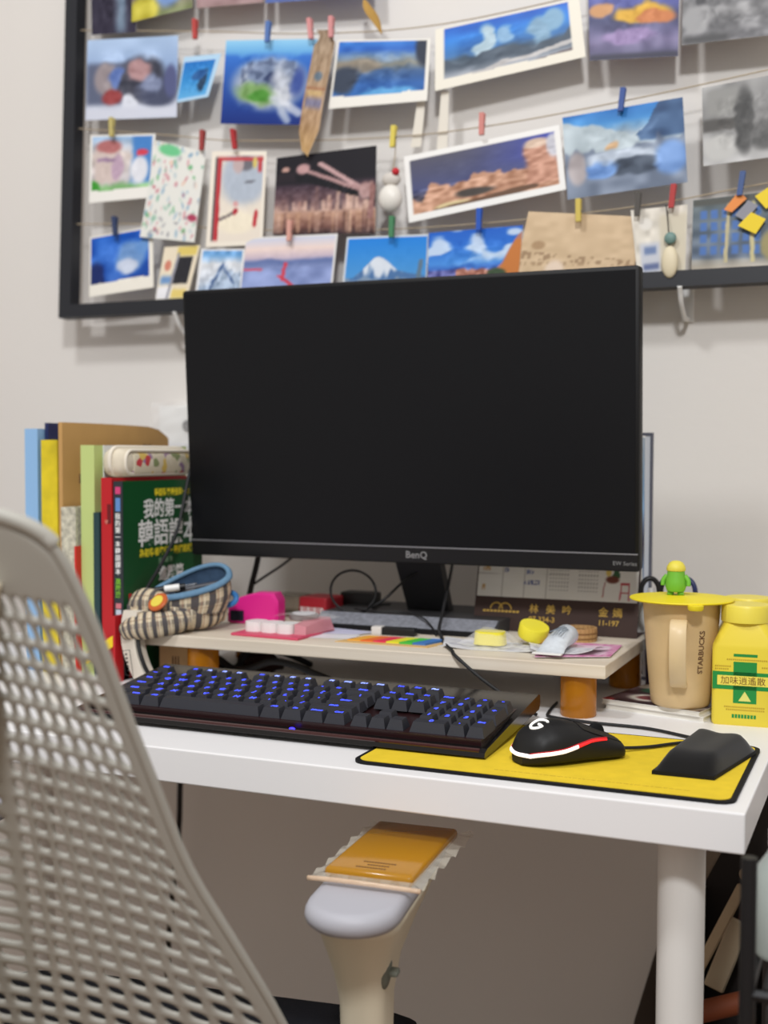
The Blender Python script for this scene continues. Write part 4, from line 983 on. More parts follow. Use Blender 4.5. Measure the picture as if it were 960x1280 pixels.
scissors((-.160, .497, DT+.004), 20, BLACK_PL, 'scissors with black loop handles behind the yellow lid', 0)
scissors((-.140, .506, DT+.004), -15, NAVY, 'scissors with navy loop handles behind the yellow lid', 0)
tag(obj('marker_pen', tube([(-.167, .50, DT+.006), (-.172, .505, DT+.125)], .004, 10, 1), WHITEPL, smooth=True), 'white marker pen standing in the navy cup', 'pen')

# ------------------------------------------------------------------ things on the shelf
# wooden tub
tub = thing('wooden_tub', 'small round wooden tub before the calendar', 'tub', (-.249, .452, SZ))
TUBM = stripes_mat('tub_wood', ((168, 126, 78), (196, 156, 102)), (160, 160, 6), 0, .6)
for k in range(22):
    a = 2*math.pi*k/22; da = math.pi/22*.97
    q = [((.0215+o_)*math.cos(a+s*da), (.0215+o_)*math.sin(a+s*da)) for o_, s in ((-.0028, -1), (0, -1), (0, 1), (-.0028, 1))]
    obj('stave', prism(q, 0, .0165), TUBM, tub)
obj('bottom', cyl((0, 0), .0195, .0015, .012), mat('dark_tub_fill', (84, 62, 44), .8), tub)
for z in (.0045, .0105):
    obj('hoop', lathe([(.0216, z-.0007), (.0223, z-.0005), (.0223, z+.0005), (.0216, z+.0007)], (0, 0, 0), 32, False), mat('hoop_brown', (128, 92, 52), .5), tub)
# papers
def sheet(label, q, z, col, cat='paper', curl=.0, group=None, name='paper_sheet', fn=None):
    t = Vector((q[0][0], q[0][1], z))
    def plain(i):
        i.fill(col); i.grain(12, 10, 71)
    o = picture(name, fn or plain, [(q[0][0], q[0][1], z), (q[1][0], q[1][1], z), (q[2][0], q[2][1], z), (q[3][0], q[3][1], z)], nx=24, ny=16, thick=.0003, bend=(lambda U, V: curl*np.maximum(0, np.abs(U-.5)-.2)**1.5*(1+np.sin(V*5)*.4)) if curl else None)
    return tag(o, label, cat, group)
sheet('white paper slip poking out from under the pink tray', [(-.60, .40), (-.515, .40), (-.505, .345), (-.59, .325)], SZ+.0008, (232, 230, 236))
sheet('lilac tinted paper slip under the pink tray', [(-.575, .42), (-.50, .405), (-.515, .375), (-.58, .36)], SZ+.0016, (206, 206, 232))
def p_recpt(i):
    i.fill((226, 226, 230)); i.put((i.n(60, 26, 9) > .6)*(i.V > .15)*(i.V < .85)*.6, (150, 150, 166))
sheet('crumpled white receipt under the yellow containers', [(-.405, .40), (-.285, .40), (-.262, .335), (-.38, .325)], SZ+.0006, None, curl=.02, fn=p_recpt)
sheet('white receipt beneath the cream tube', [(-.29, .372), (-.195, .378), (-.205, .333), (-.272, .318)], SZ+.0035, None, curl=.03, fn=p_recpt)
def p_pinkp(i):
    i.fill((206, 120, 170)); i.put((i.n(40, 16, 9) > .5), (226, 170, 200)); i.rect(.1, .9, .15, .85, (232, 206, 222), .05)
sheet('pink printed paper beneath the cream tube', [(-.285, .418), (-.19, .425), (-.185, .335), (-.262, .298)], SZ+.0020, None, fn=p_pinkp)
sheet('pale blue paper slip beside the colour index tabs', [(-.42, .395), (-.37, .395), (-.365, .345), (-.415, .335)], SZ+.0004, (214, 224, 240))
# index tabs
it = thing('index_tabs', 'pad of orange, red, yellow, green and blue sticky index tabs', 'sticky tabs', (-.452, .348, SZ))
sk_ = .018
def par(x0, x1, y0, y1, z0, z1):
    return prism([(x0+y0*.28, y0), (x1+y0*.28, y0), (x1+y1*.28, y1), (x0+y1*.28, y1)], z0, z1)
obj('backing_card', par(-.058, .062, -.028, .030, 0, .0008), mat('tan_card', (214, 176, 116), .7), it)
for k, c in enumerate(((236, 170, 60), (232, 110, 40), (224, 50, 84), (226, 224, 50), (70, 190, 70), (66, 120, 190))):
    obj('tab_strip', par(-.050+k*.017, -.0335+k*.017, -.016, .024, .0008, .0022+.0002*k), mat(f'tab_colour_{k}', c, .6), it)
# usb stick and black bar
us = thing('usb_stick', 'black USB stick with a white end lying before the monitor base', 'usb stick', (-.478, .400, SZ), rz=2)
obj('body', rbox(-.010, .034, -.007, .007, .0004, .010, .0015), BLACK_PL, us, smooth=True)
obj('cap', rbox(-.024, -.010, -.0072, .0072, .0, .0104, .0015), mat('ivory_plastic', (214, 210, 206), .4), us, smooth=True)
# pink tray (blister) with white cases
tr = thing('blister_pack', 'pink blister pack holding three white round cases', 'package', (-.604, .362, SZ), rz=-4)
PINKC = mat('pink_card', (206, 74, 104), .5)
obj('card', rbox(-.052, .046, -.052, .04, .0, .0035, .001), PINKC, tr)
obj('blister_side', [([(.028, -.030, .0035), (.042, -.026, .0035), (.050, .032, .0035), (.022, .034, .0035), (.026, -.026, .016), (.040, -.022, .013), (.046, .028, .020), (.022, .030, .020)], [(3, 2, 1, 0), (4, 5, 6, 7), (0, 1, 5, 4), (1, 2, 6, 5), (2, 3, 7, 6), (3, 0, 4, 7)])], mat('pink_film', (222, 150, 160), .25, alpha=.75), tr)
for k in range(3):
    cx = -.034+k*.0235
    obj('case', prism(rrect(cx-.0115, cx+.0115, -.034, -.006, .008, 5), .0036, .0160), WHITEPL, tr, smooth=True)
cc = thing('coin_case', 'round silver case in clear film on the pink pack', 'case', (-.588, .376, SZ+.0165))
obj('drum', lathe([(.017, 0), (.019, .001), (.019, .006), (.0165, .0075), (.0, .0078)], (0, 0, 0), 32), mat('grey_drum', (150, 140, 138), .35, metal=.3), cc, smooth=True)
obj('lid_disc', lathe([(.0150, .0072), (.0150, .0086), (.0, .0088)], (0, 0, 0), 28), mat('pale_disc', (224, 222, 226), .35), cc, smooth=True)
fl = [((-.04+.016*i+rnd.uniform(-.003, .003)), (-.022+.014*j+rnd.uniform(-.003, .003)), max(.0005, .009-.006*((i-2.5)/2.5)**2+rnd.uniform(-.001, .001))) for j in range(4) for i in range(6)]
obj('film', (fl, [(j*6+i, j*6+i+1, (j+1)*6+i+1, (j+1)*6+i) for j in range(3) for i in range(5)]), CLEAR, cc)
# pink tape runner
pk_ = thing('tape_dispenser', 'bright pink rounded tape dispenser beside the plaid pouch', 'tape dispenser', (-.686, .428, SZ), rz=8)
PINK = mat('hot_pink_plastic', (226, 40, 142), .35)
poly = [(-.036, .002), (-.030, 0), (.032, 0), (.036, .004), (.036, .032), (.030, .042), (.004, .042), (-.018, .036), (-.035, .022)]
v = []; f = []; n = len(poly)
for y, k in ((-.016, .9), (-.013, 1), (.013, 1), (.016, .9)):
    v += [(x*k, y, .017+(z-.017)*k) for x, z in poly]
for j in range(3):
    for i in range(n): f.append((j*n+i, j*n+(i+1) % n, (j+1)*n+(i+1) % n, (j+1)*n+i))
f.append(tuple(range(n))); f.append(tuple(reversed(range(3*n, 4*n))))
obj('shell', (v, f), PINK, pk_, smooth=True)
obj('black_window', box(-.031, -.012, -.0170, -.0150, .004, .018), mat('navy_black', (32, 34, 48), .35), pk_)
obj('end_band', rbox(-.0375, -.0325, -.011, .011, .004, .014, .001), BLACK_PL, pk_)
# red clear package, black adapter
rp = thing('snack_package', 'red and clear package with a barcode strip behind the pink pack', 'package', (-.655, .52, SZ), rz=-6)
obj('tray', rbox(-.055, .045, -.025, .025, 0, .006, .002), mat('olive_tray', (120, 112, 92), .5), rp)
obj('red_panel', rbox(.0, .045, -.024, .024, .006, .030, .003), mat('red_card', (176, 40, 52), .5), rp)
obj('clear_cover', rbox(-.053, .0, -.023, .023, .006, .030, .006), mat('smoky_clear', (150, 140, 120), .15, alpha=.55), rp)
obj('barcode', [box(.004+k*.0035, .004+k*.0035+(.0012 if k % 3 else .0022), -.0246, -.0238, .008, .016) for k in range(11)], WHITE_INK, rp)
ad = thing('power_adapter', 'black plug adapter standing behind the monitor base', 'adapter', (-.585, .555, SZ), rz=0)
obj('block', rbox(-.030, .022, -.015, .015, 0, .034, .003), BLACK_PL, ad, smooth=True)
obj('plug', rbox(.022, .040, -.008, .008, .008, .020, .002), BLACK_PL, ad, smooth=True)
# yellow caps and cream tube
YC = mat('lemon_plastic', (240, 226, 60), .4)
c1 = thing('yellow_container', 'lemon yellow plastic container wrapped in clear film', 'container', (-.336, .368, SZ+.002))
obj('shell', prism(rrect(-.019, .019, -.013, .013, .009, 5), 0, .0155, rrect(-.0175, .0175, -.0118, .0118, .008, 5)), YC, c1, smooth=True)
fl = []
for j in range(6):
    for i in range(9):
        x, y = -.034+.0085*i, -.024+.0096*j
        h = .019-.018*min(1, max(abs(x)/.034, abs(y)/.024))**2.2+rnd.uniform(-.0015, .0015)
        fl.append((x+rnd.uniform(-.0015, .0015), y, max(.0003, h)))
obj('film', (fl, [(j*9+i, j*9+i+1, (j+1)*9+i+1, (j+1)*9+i) for j in range(5) for i in range(8)]), CLEAR, c1)
c2 = thing('yellow_container', 'bare lemon yellow container tilted beside the film wrapped one', 'container', (-.292, .392, SZ+.0028))
obj('shell', xf(lathe([(.0155, .0), (.0170, .001), (.0178, .003), (.0180, .015), (.0172, .0168), (.0, .0172)], (0, 0, 0), 36), Matrix.Translation((0, 0, .0062)) @ Matrix.Rotation(R_(17), 4, 'Y') @ Matrix.Rotation(R_(12), 4, 'X')), YC, c2, smooth=True)
ct = thing('cream_tube', 'white squeezed cream tube with grey print lying on papers', 'tube', (-.2475, .352, SZ+.0040), rz=-2)
v = []; f = []; NN = 20
secs = [(-.044, .0165, .0012, 0), (-.038, .0165, .0014, 0), (-.030, .0155, .004, .3), (-.012, .0145, .0085, .8), (.012, .0138, .0112, 1), (.030, .0135, .0122, 1), (.037, .012, .011, 1), (.041, .008, .0075, 1), (.043, .002, .002, 1)]
for y, hw, hh, _ in secs:
    for k in range(NN):
        a = 2*math.pi*k/NN; v.append((hw*math.cos(a), y, .0125*min(1, hh/.0125)+hh*math.sin(a)*1.0+.0004))
for j in range(len(secs)-1):
    for k in range(NN): f.append((j*NN+k, j*NN+(k+1) % NN, (j+1)*NN+(k+1) % NN, (j+1)*NN+k))
f.append(tuple(range(NN))); f.append(tuple(reversed(range((len(secs)-1)*NN, len(secs)*NN))))
obj('body', (v, f), mat('tube_white', (214, 220, 226), .35, noise=.08, nscale=140), ct, smooth=True)
obj('crimp', rbox(-.0168, .0168, -.050, -.043, .0006, .0026, .0005), WHITEPL, ct)
obj('print', [box(-.006+k*.003, -.0045+k*.003, -.020+.002*(k % 2), .024-.003*k, .0246-.0012*abs(k-2), .0249-.0012*abs(k-2)) for k in range(5)], mat('tube_grey_ink', (130, 146, 160), .5), ct)

# plaid pouch
po = thing('pencil_pouch', 'plaid cotton pencil pouch lying open with blue denim lining', 'pouch', (-.735, .335, SZ))
PLAID = plaid_mat()
def pouch_tube(path, rad, flat, n=24, sub=6):
    P = smooth_path(path, sub); v = []; f = []; uv = []
    m = len(P)
    for i, p in enumerate(P):
        t = i/(m-1); r = rad(t); tdir = (P[min(m-1, i+1)]-P[max(0, i-1)]).normalized()
        up = Vector((0, 0, 1)); up = (up-tdir*up.dot(tdir)).normalized(); sd = tdir.cross(up)
        for k in range(n):
            a = 2*math.pi*k/n
            wob = 1+.04*math.sin(3*a+7*t)+.03*math.sin(5*a-11*t)
            v.append(tuple(p+sd*math.cos(a)*r*wob+up*math.sin(a)*r*flat*wob)); uv.append((t*1.0, k/n))
    for i in range(m-1):
        for k in range(n): f.append((i*n+k, i*n+(k+1) % n, (i+1)*n+(k+1) % n, (i+1)*n+k))
    f.append(tuple(reversed(range(n)))); f.append(tuple(range((m-1)*n, m*n)))
    return (v, f), uv
s, uv = pouch_tube([(-.058, -.050, .021), (-.030, -.030, .024), (.000, -.010, .024), (.022, .016, .024), (.034, .030, .023)], lambda t: .006+.024*math.sin(math.pi*min(.94, max(.07, t)))**.45, .80)
s = ([(x, y, max(.0004, z)) for x, y, z in s[0]], s[1])
obj('body', s, PLAID, po, smooth='all', uv=uv)
s, uv = pouch_tube([(-.050, -.070, .004), (-.030, -.066, .010), (-.004, -.054, .014), (.020, -.030, .018)], lambda t: .008+.010*math.sin(math.pi*min(.96, max(.05, t)))**.5, .95)
obj('folded_flap', s, PLAID, po, smooth='all', uv=uv)
# denim mouth: rim ellipse, inner bowl
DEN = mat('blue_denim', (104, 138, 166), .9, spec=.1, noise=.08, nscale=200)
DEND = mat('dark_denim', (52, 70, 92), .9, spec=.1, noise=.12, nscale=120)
rim = []
NR_ = 28
mc = Vector((.006, -.012, .058)); ax = Vector((.044, .032, .014)); ay = Vector((-.014, .022, .010))
rimp = []
for k in range(NR_):
    a = 2*math.pi*k/NR_
    kx = math.cos(a); ky = math.sin(a)
    p = mc+ax*kx*1.0+ay*ky*(.75+.25*kx)*1.15 + Vector((0, 0, .006*max(0, ky)*(1+kx)))
    rimp.append(p)
obj('zip_rim', tube(rimp, .0034, 8, 2, closed=True, flat=1.4), DEN, po, smooth='all')
v = []; f = []; lv = 7
for j in range(lv):
    t = j/(lv-1); k_ = math.cos(t*math.pi/2*.92); dz = -.030*math.sin(t*math.pi/2)
    for p in rimp: q = mc+(p-mc)*k_+Vector((0, 0, dz)); v.append(tuple(q))
for j in range(lv-1):
    for k in range(NR_): f.append((j*NR_+k, (j+1)*NR_+k, (j+1)*NR_+(k+1) % NR_, j*NR_+(k+1) % NR_))
f.append(tuple((lv-1)*NR_+k for k in range(NR_)))
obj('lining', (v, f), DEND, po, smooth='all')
# outer skirt from rim to body
v = []; f = []; uv = []
for j in range(6):
    t = j/5
    for k, p in enumerate(rimp):
        c = Vector((mc.x, mc.y, 0)); q = Vector((p.x, p.y, 0))-c
        bul = 1+.10*math.sin(t*math.pi)-.12*t
        v.append((c.x+q.x*bul, c.y+q.y*bul, p.z*(1-t)+.024*t)); uv.append((k/NR_*1.6, t*.5))
for j in range(5):
    for k in range(NR_): f.append((j*NR_+k, j*NR_+(k+1) % NR_, (j+1)*NR_+(k+1) % NR_, (j+1)*NR_+k))
obj('upper_side', (v, f), PLAID, po, smooth='all', uv=uv)
s, uv = pouch_tube([(-.056, -.020, .030), (-.046, -.034, .034), (-.026, -.040, .036), (-.004, -.034, .034)], lambda t: .010+.010*math.sin(math.pi*min(.96, max(.05, t)))**.5, 1.0)
obj('slack_corner', s, PLAID, po, smooth='all', uv=[(u_*.8, v_) for u_, v_ in uv])
bd = Matrix.Translation((-.008, -.0565, .041)) @ Matrix.Rotation(R_(48), 4, 'X') @ Matrix.Rotation(R_(-6), 4, 'Y')
bdg = obj('badge', xf(lathe([(.0135, 0), (.0135, .0015), (.012, .003), (.0, .0034)], (0, 0, 0), 28), bd), mat('badge_orange', (196, 98, 46), .4), po, smooth=True)
obj('badge_centre', xf(lathe([(.0085, .0030), (.0085, .0037), (.0, .0039)], (0, 0, 0), 24), bd), mat('badge_yellow', (226, 206, 80), .4), bdg, smooth=True)
for k, (a, b, c, col) in enumerate((((-.036, -.038, .052), (.006, -.016, .058), 'k', (20, 20, 22)), ((-.012, -.012, .050), (.036, .016, .060), 'g', (60, 62, 70)), ((.0, -.024, .044), (.034, .004, .054), 'd', (30, 34, 50)))):
    t = thing('pen', ['black pen with a white barrel band in the open pouch', 'dark grey pen lying deepest in the open pouch', 'navy pen lying in the open pouch'][k], 'pen', tuple(Vector(po.location)+Vector(a)), group='pens in the pouch')
    d_ = Vector(b)-Vector(a)
    obj('barrel', tube([(0, 0, 0), tuple(d_)], .0042, 10, 1), mat('pen_'+c, col, .4), t, smooth=True)
    if k == 0: obj('white_band', tube([tuple(d_*.45), tuple(d_*.85)], .0046, 10, 1), WHITEPL, t, smooth=True)
    else: obj('clip', tube([tuple(d_*.1+Vector((0, 0, .0052))), tuple(d_*.5+Vector((0, 0, .0052)))], .0009, 6, 1), MATS['steel'], t)
bc = thing('hair_clip', 'small blue and white hair clip at the pouch end', 'clip', (-.700, .392, SZ+.028))
bc.location = (-.698, .378, SZ+.030)
BLUEP = mat('sky_blue_plastic', (66, 136, 206), .4)
obj('band', tube([(-.012+.0*a, -.008, .010) if False else (.013*math.cos(R_(a)), -.006+.004*math.sin(R_(a)), .008+.008*math.sin(R_(a))) for a in range(0, 360, 30)], .0038, 8, 3, closed=True), BLUEP, bc, smooth='all')
obj('white_tab', rbox(-.006, .004, -.014, -.009, .002, .008, .001), WHITEPL, bc)

# ------------------------------------------------------------------ cables
def at(*p): return Vector(p)
cable('monitor_cable', 'black cable falling across the green book to the keyboard', [(-.775, .47, 1.06), (-.787, .43, 1.015), (-.782, .385, .93), (-.782, .345, .885), (-.780, .300, .847), (-.770, .272, .812), (-.757, .262, .775), (-.742, .270, .748), (-.70, .285, .7445), (-.66, .30, .7435)], .0026)
cable('mouse_lead', 'thin black lead dropping from the monitor over the shelf edge', [(-.436, .515, .895), (-.434, .50, .874), (-.428, .465, .846), (-.4234, .44, .828), (-.416, .408, .812), (-.408, .395, .8045), (-.385, .345, .8042), (-.360, .300, .8048), (-.3488, .2815, .8020), (-.3181, .275, .7813), (-.2884, .270, .7648), (-.268, .272, .752), (-.255, .285, .7425)], .0021)
lc = Vector((-.560, .462, .846))
lp_ = [lc+Vector((.0345*math.cos(R_(a)), .006*math.sin(R_(a*.5)), .0285*math.sin(R_(a)))) for a in range(-40, 330, 20)]
cable('coiled_lead', 'black lead coiled in one upright loop behind the pink pack', [(-.470, .50, .878), (-.495, .49, .862), (-.520, .475, .836)]+[tuple(p) for p in lp_[0:]]+[(-.545, .50, .822), (-.555, .545, .820)], .0017)
cable('power_cable', 'thick black power cable sloping down behind the pink dispenser', [(-.722, .505, .905), (-.727, .503, .874), (-.737, .503, .838), (-.744, .51, .812), (-.75, .545, .79), (-.74, .56, .76)], .0042)
cable('signal_lead', 'thin black lead slanting down to the thick power cable', [(-.66, .51, .895), (-.69, .505, .872), (-.72, .50, .852), (-.742, .507, .836), (-.748, .53, .81), (-.75, .56, .79)], .0018)
cable('shelf_cable', 'thick black cable snaking on the desk beneath the shelf', [(-.745, .40, .7720), (-.7265, .35, .7745), (-.700, .352, .764), (-.6787, .35, .7535), (-.650, .345, .756), (-.6149, .34, .7680), (-.58, .335, .766), (-.5427, .33, .7566), (-.50, .325, .748), (-.46, .32, .7445), (-.40, .32, .7445)], .0045)
cable('looped_cable', 'black cable looping to the amber pillar beneath the shelf', [(-.74, .42, .7445), (-.705, .385, .7445), (-.684, .375, .752), (-.672, .372, .768), (-.664, .38, .776), (-.64, .42, .765), (-.62, .46, .7445)], .0042)
cable('base_wire', 'thin grey wire lying over the monitor base', [(-.56, .47, .823), (-.52, .455, .8225), (-.485, .462, .8225), (-.45, .44, .820), (-.425, .42, .806), (-.42, .408, .8035)], .0012)
cable('floor_cable', 'black cable hanging below the desk near the wall', [(-.94, .615, .70), (-.930, .62, .56), (-.925, .61, .50), (-.935, .62, .42), (-.96, .63, .25), (-.97, .63, .02)], .0045)

# ------------------------------------------------------------------ books on the desk
def book(label, x0, x1, y0, y1, h, cover, spine=None, name='book', cat='book', pages=True, rz=0, group='books and folders standing in a row'):
    cx = (x0+x1)/2; t = thing(name, label, cat, (cx, y0, DT), rz, group)
    w_ = x1-x0; d_ = y1-y0; th = .0012 if w_ > .006 else w_*.15
    if pages:
        obj('pages', box(-w_/2+th, w_/2-th, th, d_-.003, .002, h-.002), PAGES, t)
        obj('cover', box(-w_/2, -w_/2+th, th, d_, 0, h), cover, t); obj('cover', box(w_/2-th, w_/2, th, d_, 0, h), cover, t)
        obj('spine', box(-w_/2, w_/2, 0, th, 0, h), spine or cover, t)
    return t
GREEN = mat('green_cover', (22, 82, 42), .4, noise=.08, nscale=8)
SPB = mat('charcoal_spine', (44, 48, 54), .45)
REDC = mat('red_cover', (186, 28, 36), .42)
gbk = book('green language textbook with white Chinese title and charcoal spine', -.8105, -.7965, .280, .470, .254, GREEN, SPB)
gx = .0070+.0003
def cov_m(y, z): return basis((gx, y, z), (0, 1, 0), (0, 0, 1))
text('title_lettering', '我的第一本', .0265, WHITE_INK, cov_m(.046, .2075), gbk, bold=.0005, width=.122)
text('title_lettering', '韓語課本', .0370, WHITE_INK, cov_m(.034, .1715), gbk, bold=.0006, width=.142)
text('yellow_lettering', '韓語學習最佳的一本', .0105, YEL_INK, cov_m(.072, .2345), gbk, bold=.0003, width=.085)
text('yellow_lettering', '為初學者準備・最棒的課本', .0115, YEL_INK, cov_m(.036, .1555), gbk, bold=.0003, width=.138)
text('title_lettering', '進階篇', .0205, WHITE_INK, cov_m(.080, .122), gbk, bold=.0004)
text('small_lettering', '吳承恩 著', .008, mat('pale_green_ink', (150, 186, 150), .5), cov_m(.080, .1445), gbk)
obj('red_corner', [box(gx-.0004, gx, .012+k*.014, .018+k*.014, .070, .110) for k in range(3)]+[box(gx-.0004, gx-.0001, .012, .05, .002, .075)], mat('cover_red', (190, 44, 48), .5), gbk)
def spine_m(z): return basis((-.0046, -.0004, z), (1, 0, 0), (0, 0, 1))
for k, ch_ in enumerate('我的第一本韓語課本'):
    text('spine_lettering', ch_, .0086, WHITE_INK, spine_m(.2065-k*.0088), gbk, bold=.0001)
for k, ch_ in enumerate('進階篇'):
    text('spine_lettering', ch_, .0085, mat('lime_ink', (130, 196, 60), .5), spine_m(.1235-k*.0085), gbk, bold=.0001)
for k in range(4):
    obj('spine_block', box(-.004, .004, -.0004, .0004, .092-k*.0080, .0985-k*.0080), [mat('spine_pink', (206, 120, 130), .5), mat('spine_pale', (196, 206, 220), .5), mat('spine_blue', (96, 140, 200), .5)][k % 3], gbk)
obj('spine_dot', box(-.004, .004, -.0004, .0004, .238, .247), mat('spine_magenta', (206, 66, 120), .5), gbk)
obj('spine_dot', box(-.0035, .0035, -.0004, .0004, .216, .233), MATS['spine_blue'], gbk)
obj('spine_print', [box(-.004+.005*(k % 2), -.001+.005*(k % 2), -.0004, .0004, .012+.003*k, .0138+.003*k) for k in range(9)], WHITE_INK, gbk)
rb = book('thick red book standing behind the green textbook', -.8275, -.8115, .278, .475, .2585, REDC)
text('small_lettering', '字', .006, mat('pale_red_ink', (226, 160, 140), .5), basis((-.003, -.0004, .2), (1, 0, 0), (0, 0, 1)), rb)
obj('spine_panel', box(.001, .007, -.0003, .0003, .20, .225), mat('dark_red_panel', (110, 16, 24), .5), rb)
book('thin dark teal notebook between red book and green folder', -.8385, -.8295, .276, .44, .214, mat('teal_cover', (34, 62, 66), .5))
LG = mat('light_green_folder', (190, 206, 130), .5)
fg = book('light green plastic folder stuffed with paper', -.862, -.841, .282, .50, .300, LG, name='folder', cat='folder')
book('grey and cream patterned notebook beside the green folder', -.889, -.866, .276, .43, .220, mat('patterned_cover', (190, 186, 168), .7, noise=.35, nscale=130))
book('slim scarlet notebook peeping beside the green folder', -.8655, -.8625, .272, .41, .170, mat('scarlet_cover', (206, 44, 40), .5))
# kraft envelope with contents
env = thing('kraft_envelope', 'big tan kraft envelope standing among the folders', 'envelope', (-.9015, .292, DT), group='books and folders standing in a row')
KR = mat('kraft_paper', (192, 150, 92), .75, noise=.05, nscale=25)
v = []; f = []
for i in range(9):
    t = i/8; b = .010*math.sin(t*math.pi)
    for z, top in ((0, 0), (.33, 1)):
        zz = z-(0 if not top else .003*t**2+(.014 if i == 8 else 0)+(.003 if i == 7 else 0)); v += [(-.003-b*.2, t*.25, zz), (.003+b, t*.25, zz)]
for i in range(8):
    a = i*4; c = a+4; f += [(a+1, c+1, c+3, a+3), (a, a+2, c+2, c), (a+2, a+3, c+3, c+2), (a, c, c+1, a+1)]
f += [(0, 1, 3, 2), (32, 34, 35, 33)]
obj('sleeve', (v, f), KR, env, smooth=True)
obj('stamp_print', [box(.0125, .0132, .17+.012*k, .177+.012*k, .272+.004*j, .2745+.004*j) for k in range(2) for j in range(8)], mat('dark_stamp', (96, 64, 44), .7), env)
obj('stamp_print', [box(.0066, .0084, .030, .036, .25, .262)], MATS['dark_stamp'], env)
book('yellow printed folder with pale spots behind the envelope', -.936, -.910, .296, .50, .307, mat('yellow_folder', (218, 196, 36), .5, noise=.25, nscale=22), name='folder', cat='folder')
book('navy folder edge behind the yellow folder', -.9425, -.9365, .312, .352, .330, NAVY, name='folder', cat='folder')
book('light blue plastic folder, last of the standing row', -.966, -.945, .300, .53, .322, mat('sky_folder', (142, 184, 226), .4), name='folder', cat='folder')
# white clear sleeve behind pouch
book('thin white plastic sleeve behind the flowery pouch', -.8405, -.8392, .30, .395, .300, mat('milky_sleeve', (224, 226, 226), .3), name='folder', cat='folder')
# flowery standing pouch resting behind the red book
fp_ = thing('floral_pouch', 'cream quilted pouch with red flowers lying on top of the red book', 'pouch', (-.800, .545, DT))
def p_dummy(i): pass
CRQ = mat('cream_quilt', (216, 206, 186), .85, spec=.1, noise=.06, nscale=60)
def flower_mat():
    m = bpy.data.materials.new('flower_print'); m.use_nodes = True; nt = m.node_tree; b = nt.nodes['Principled BSDF']; b.inputs['Roughness'].default_value = .85
    tc = nt.nodes.new('ShaderNodeTexCoord'); vo = nt.nodes.new('ShaderNodeTexVoronoi'); vo.inputs['Scale'].default_value = 95
    nt.links.new(tc.outputs['Object'], vo.inputs['Vector'])
    r = nt.nodes.new('ShaderNodeValToRGB'); r.color_ramp.interpolation = 'CONSTANT'
    for p_i, c in ((0, (206, 196, 172)), (.4, (186, 60, 66)), (.55, (206, 176, 90)), (.66, (130, 140, 96)), (.75, (214, 204, 184)), (.9, (150, 120, 150))):
        if p_i == 0: e = r.color_ramp.elements[0]
        elif p_i == .9: e = r.color_ramp.elements[-1]; e.position = .9
        else: e = r.color_ramp.elements.new(p_i)
        e.color = lin(c)
    sp = nt.nodes.new('ShaderNodeSeparateColor'); nt.links.new(vo.outputs['Color'], sp.inputs[0]); nt.links.new(sp.outputs[0], r.inputs['Fac'])
    nt.links.new(r.outputs['Color'], b.inputs['Base Color']); return m
FLW = flower_mat()
# standing pouch: side face towards +x
def yprism(poly, x0, x1, k=1.0):
    n = len(poly); cy = sum(p[0] for p in poly)/n; cz = sum(p[1] for p in poly)/n
    v = [(x0, a, b) for a, b in poly]+[(x1, cy+(a-cy)*k, cz+(b-cz)*k) for a, b in poly]
    return v, [tuple(range(n)), tuple(reversed(range(n, 2*n)))]+[(i, n+i, n+(i+1) % n, (i+1) % n) for i in range(n)]
fp_.location = (-.8185, .375, DT+.2588)
obj('bag', rbox(-.0195, .019, -.088, .085, 0, .0375, .015, 4), CRQ, fp_, smooth=True)
obj('front_panel', rbox(.010, .0205, -.066, .066, .004, .031, .004, 2), FLW, fp_, smooth=True)
obj('zip_edge', tube([(-.001, a, b) for a, b in rrect(-.0895, .0865, .0035, .0385, .015, 6)], .0028, 8, 1, closed=True, smooth=False), mat('cream_piping', (228, 220, 204), .8), fp_, smooth='all')
obj('zip_edge', tube([(.0165, a, b) for a, b in rrect(-.080, .077, .004, .0345, .013, 6)], .0022, 8, 1, closed=True, smooth=False), MATS['cream_piping'], fp_, smooth='all')

# yellow ruler, white booklet, kraft box
tag(obj('ruler', ([(-.842, .262, .775), (-.800, .262, .800), (-.800, .262, .786), (-.842, .262, .761)]+[(-.842, .265, .775), (-.800, .265, .800), (-.800, .265, .786), (-.842, .265, .761)], [(3, 2, 1, 0), (4, 5, 6, 7), (0, 1, 5, 4), (1, 2, 6, 5), (2, 3, 7, 6), (3, 0, 4, 7)]), mat('yellow_ruler', (238, 206, 30), .4)), 'yellow plastic ruler leaning across the red book spine', 'ruler')
wb = thing('paper_bag', 'curved white paper packet with a small printed box beside the shelf', 'packet', (-.775, .272, DT))
v = []; f = []
for i in range(9):
    t = i/8; z = .004+.088*t; xx = -.010-.010*math.sin((t+.1)*2.6)+.016*(1-t)**2
    v += [(xx, -.004, z), (xx+.026-.014*t*0, -.012, z), (xx+.026, .010, z), (xx, .014, z)]
for i in range(8):
    for k in range(4): f.append((i*4+k, i*4+(k+1) % 4, (i+1)*4+(k+1) % 4, (i+1)*4+k))
f += [(3, 2, 1, 0), (32, 33, 34, 35)]
obj('sleeve', (v, f), mat('off_white_paper', (226, 218, 204), .7), wb, smooth=True)
ln = []
def fr_(x, z): return (x, -.0075-.0031*((x+.012)/.026)*1.0-.001, z)
a_, b_, c_, d_ = (-.004, .012), (.007, .012), (.002, .044), (-.0085, .042)
for p0, p1 in ((a_, b_), (b_, c_), (c_, d_), (d_, a_)):
    ln.append(tube([(p0[0], -.0125, p0[1]), (p1[0], -.0125, p1[1])], .0004, 5, 1))
for k in range(5): ln.append(box(-.004+.003-.0009*k, -.0015+.003-.0009*k, -.0128, -.0122, .017+.005*k, .0195+.005*k))
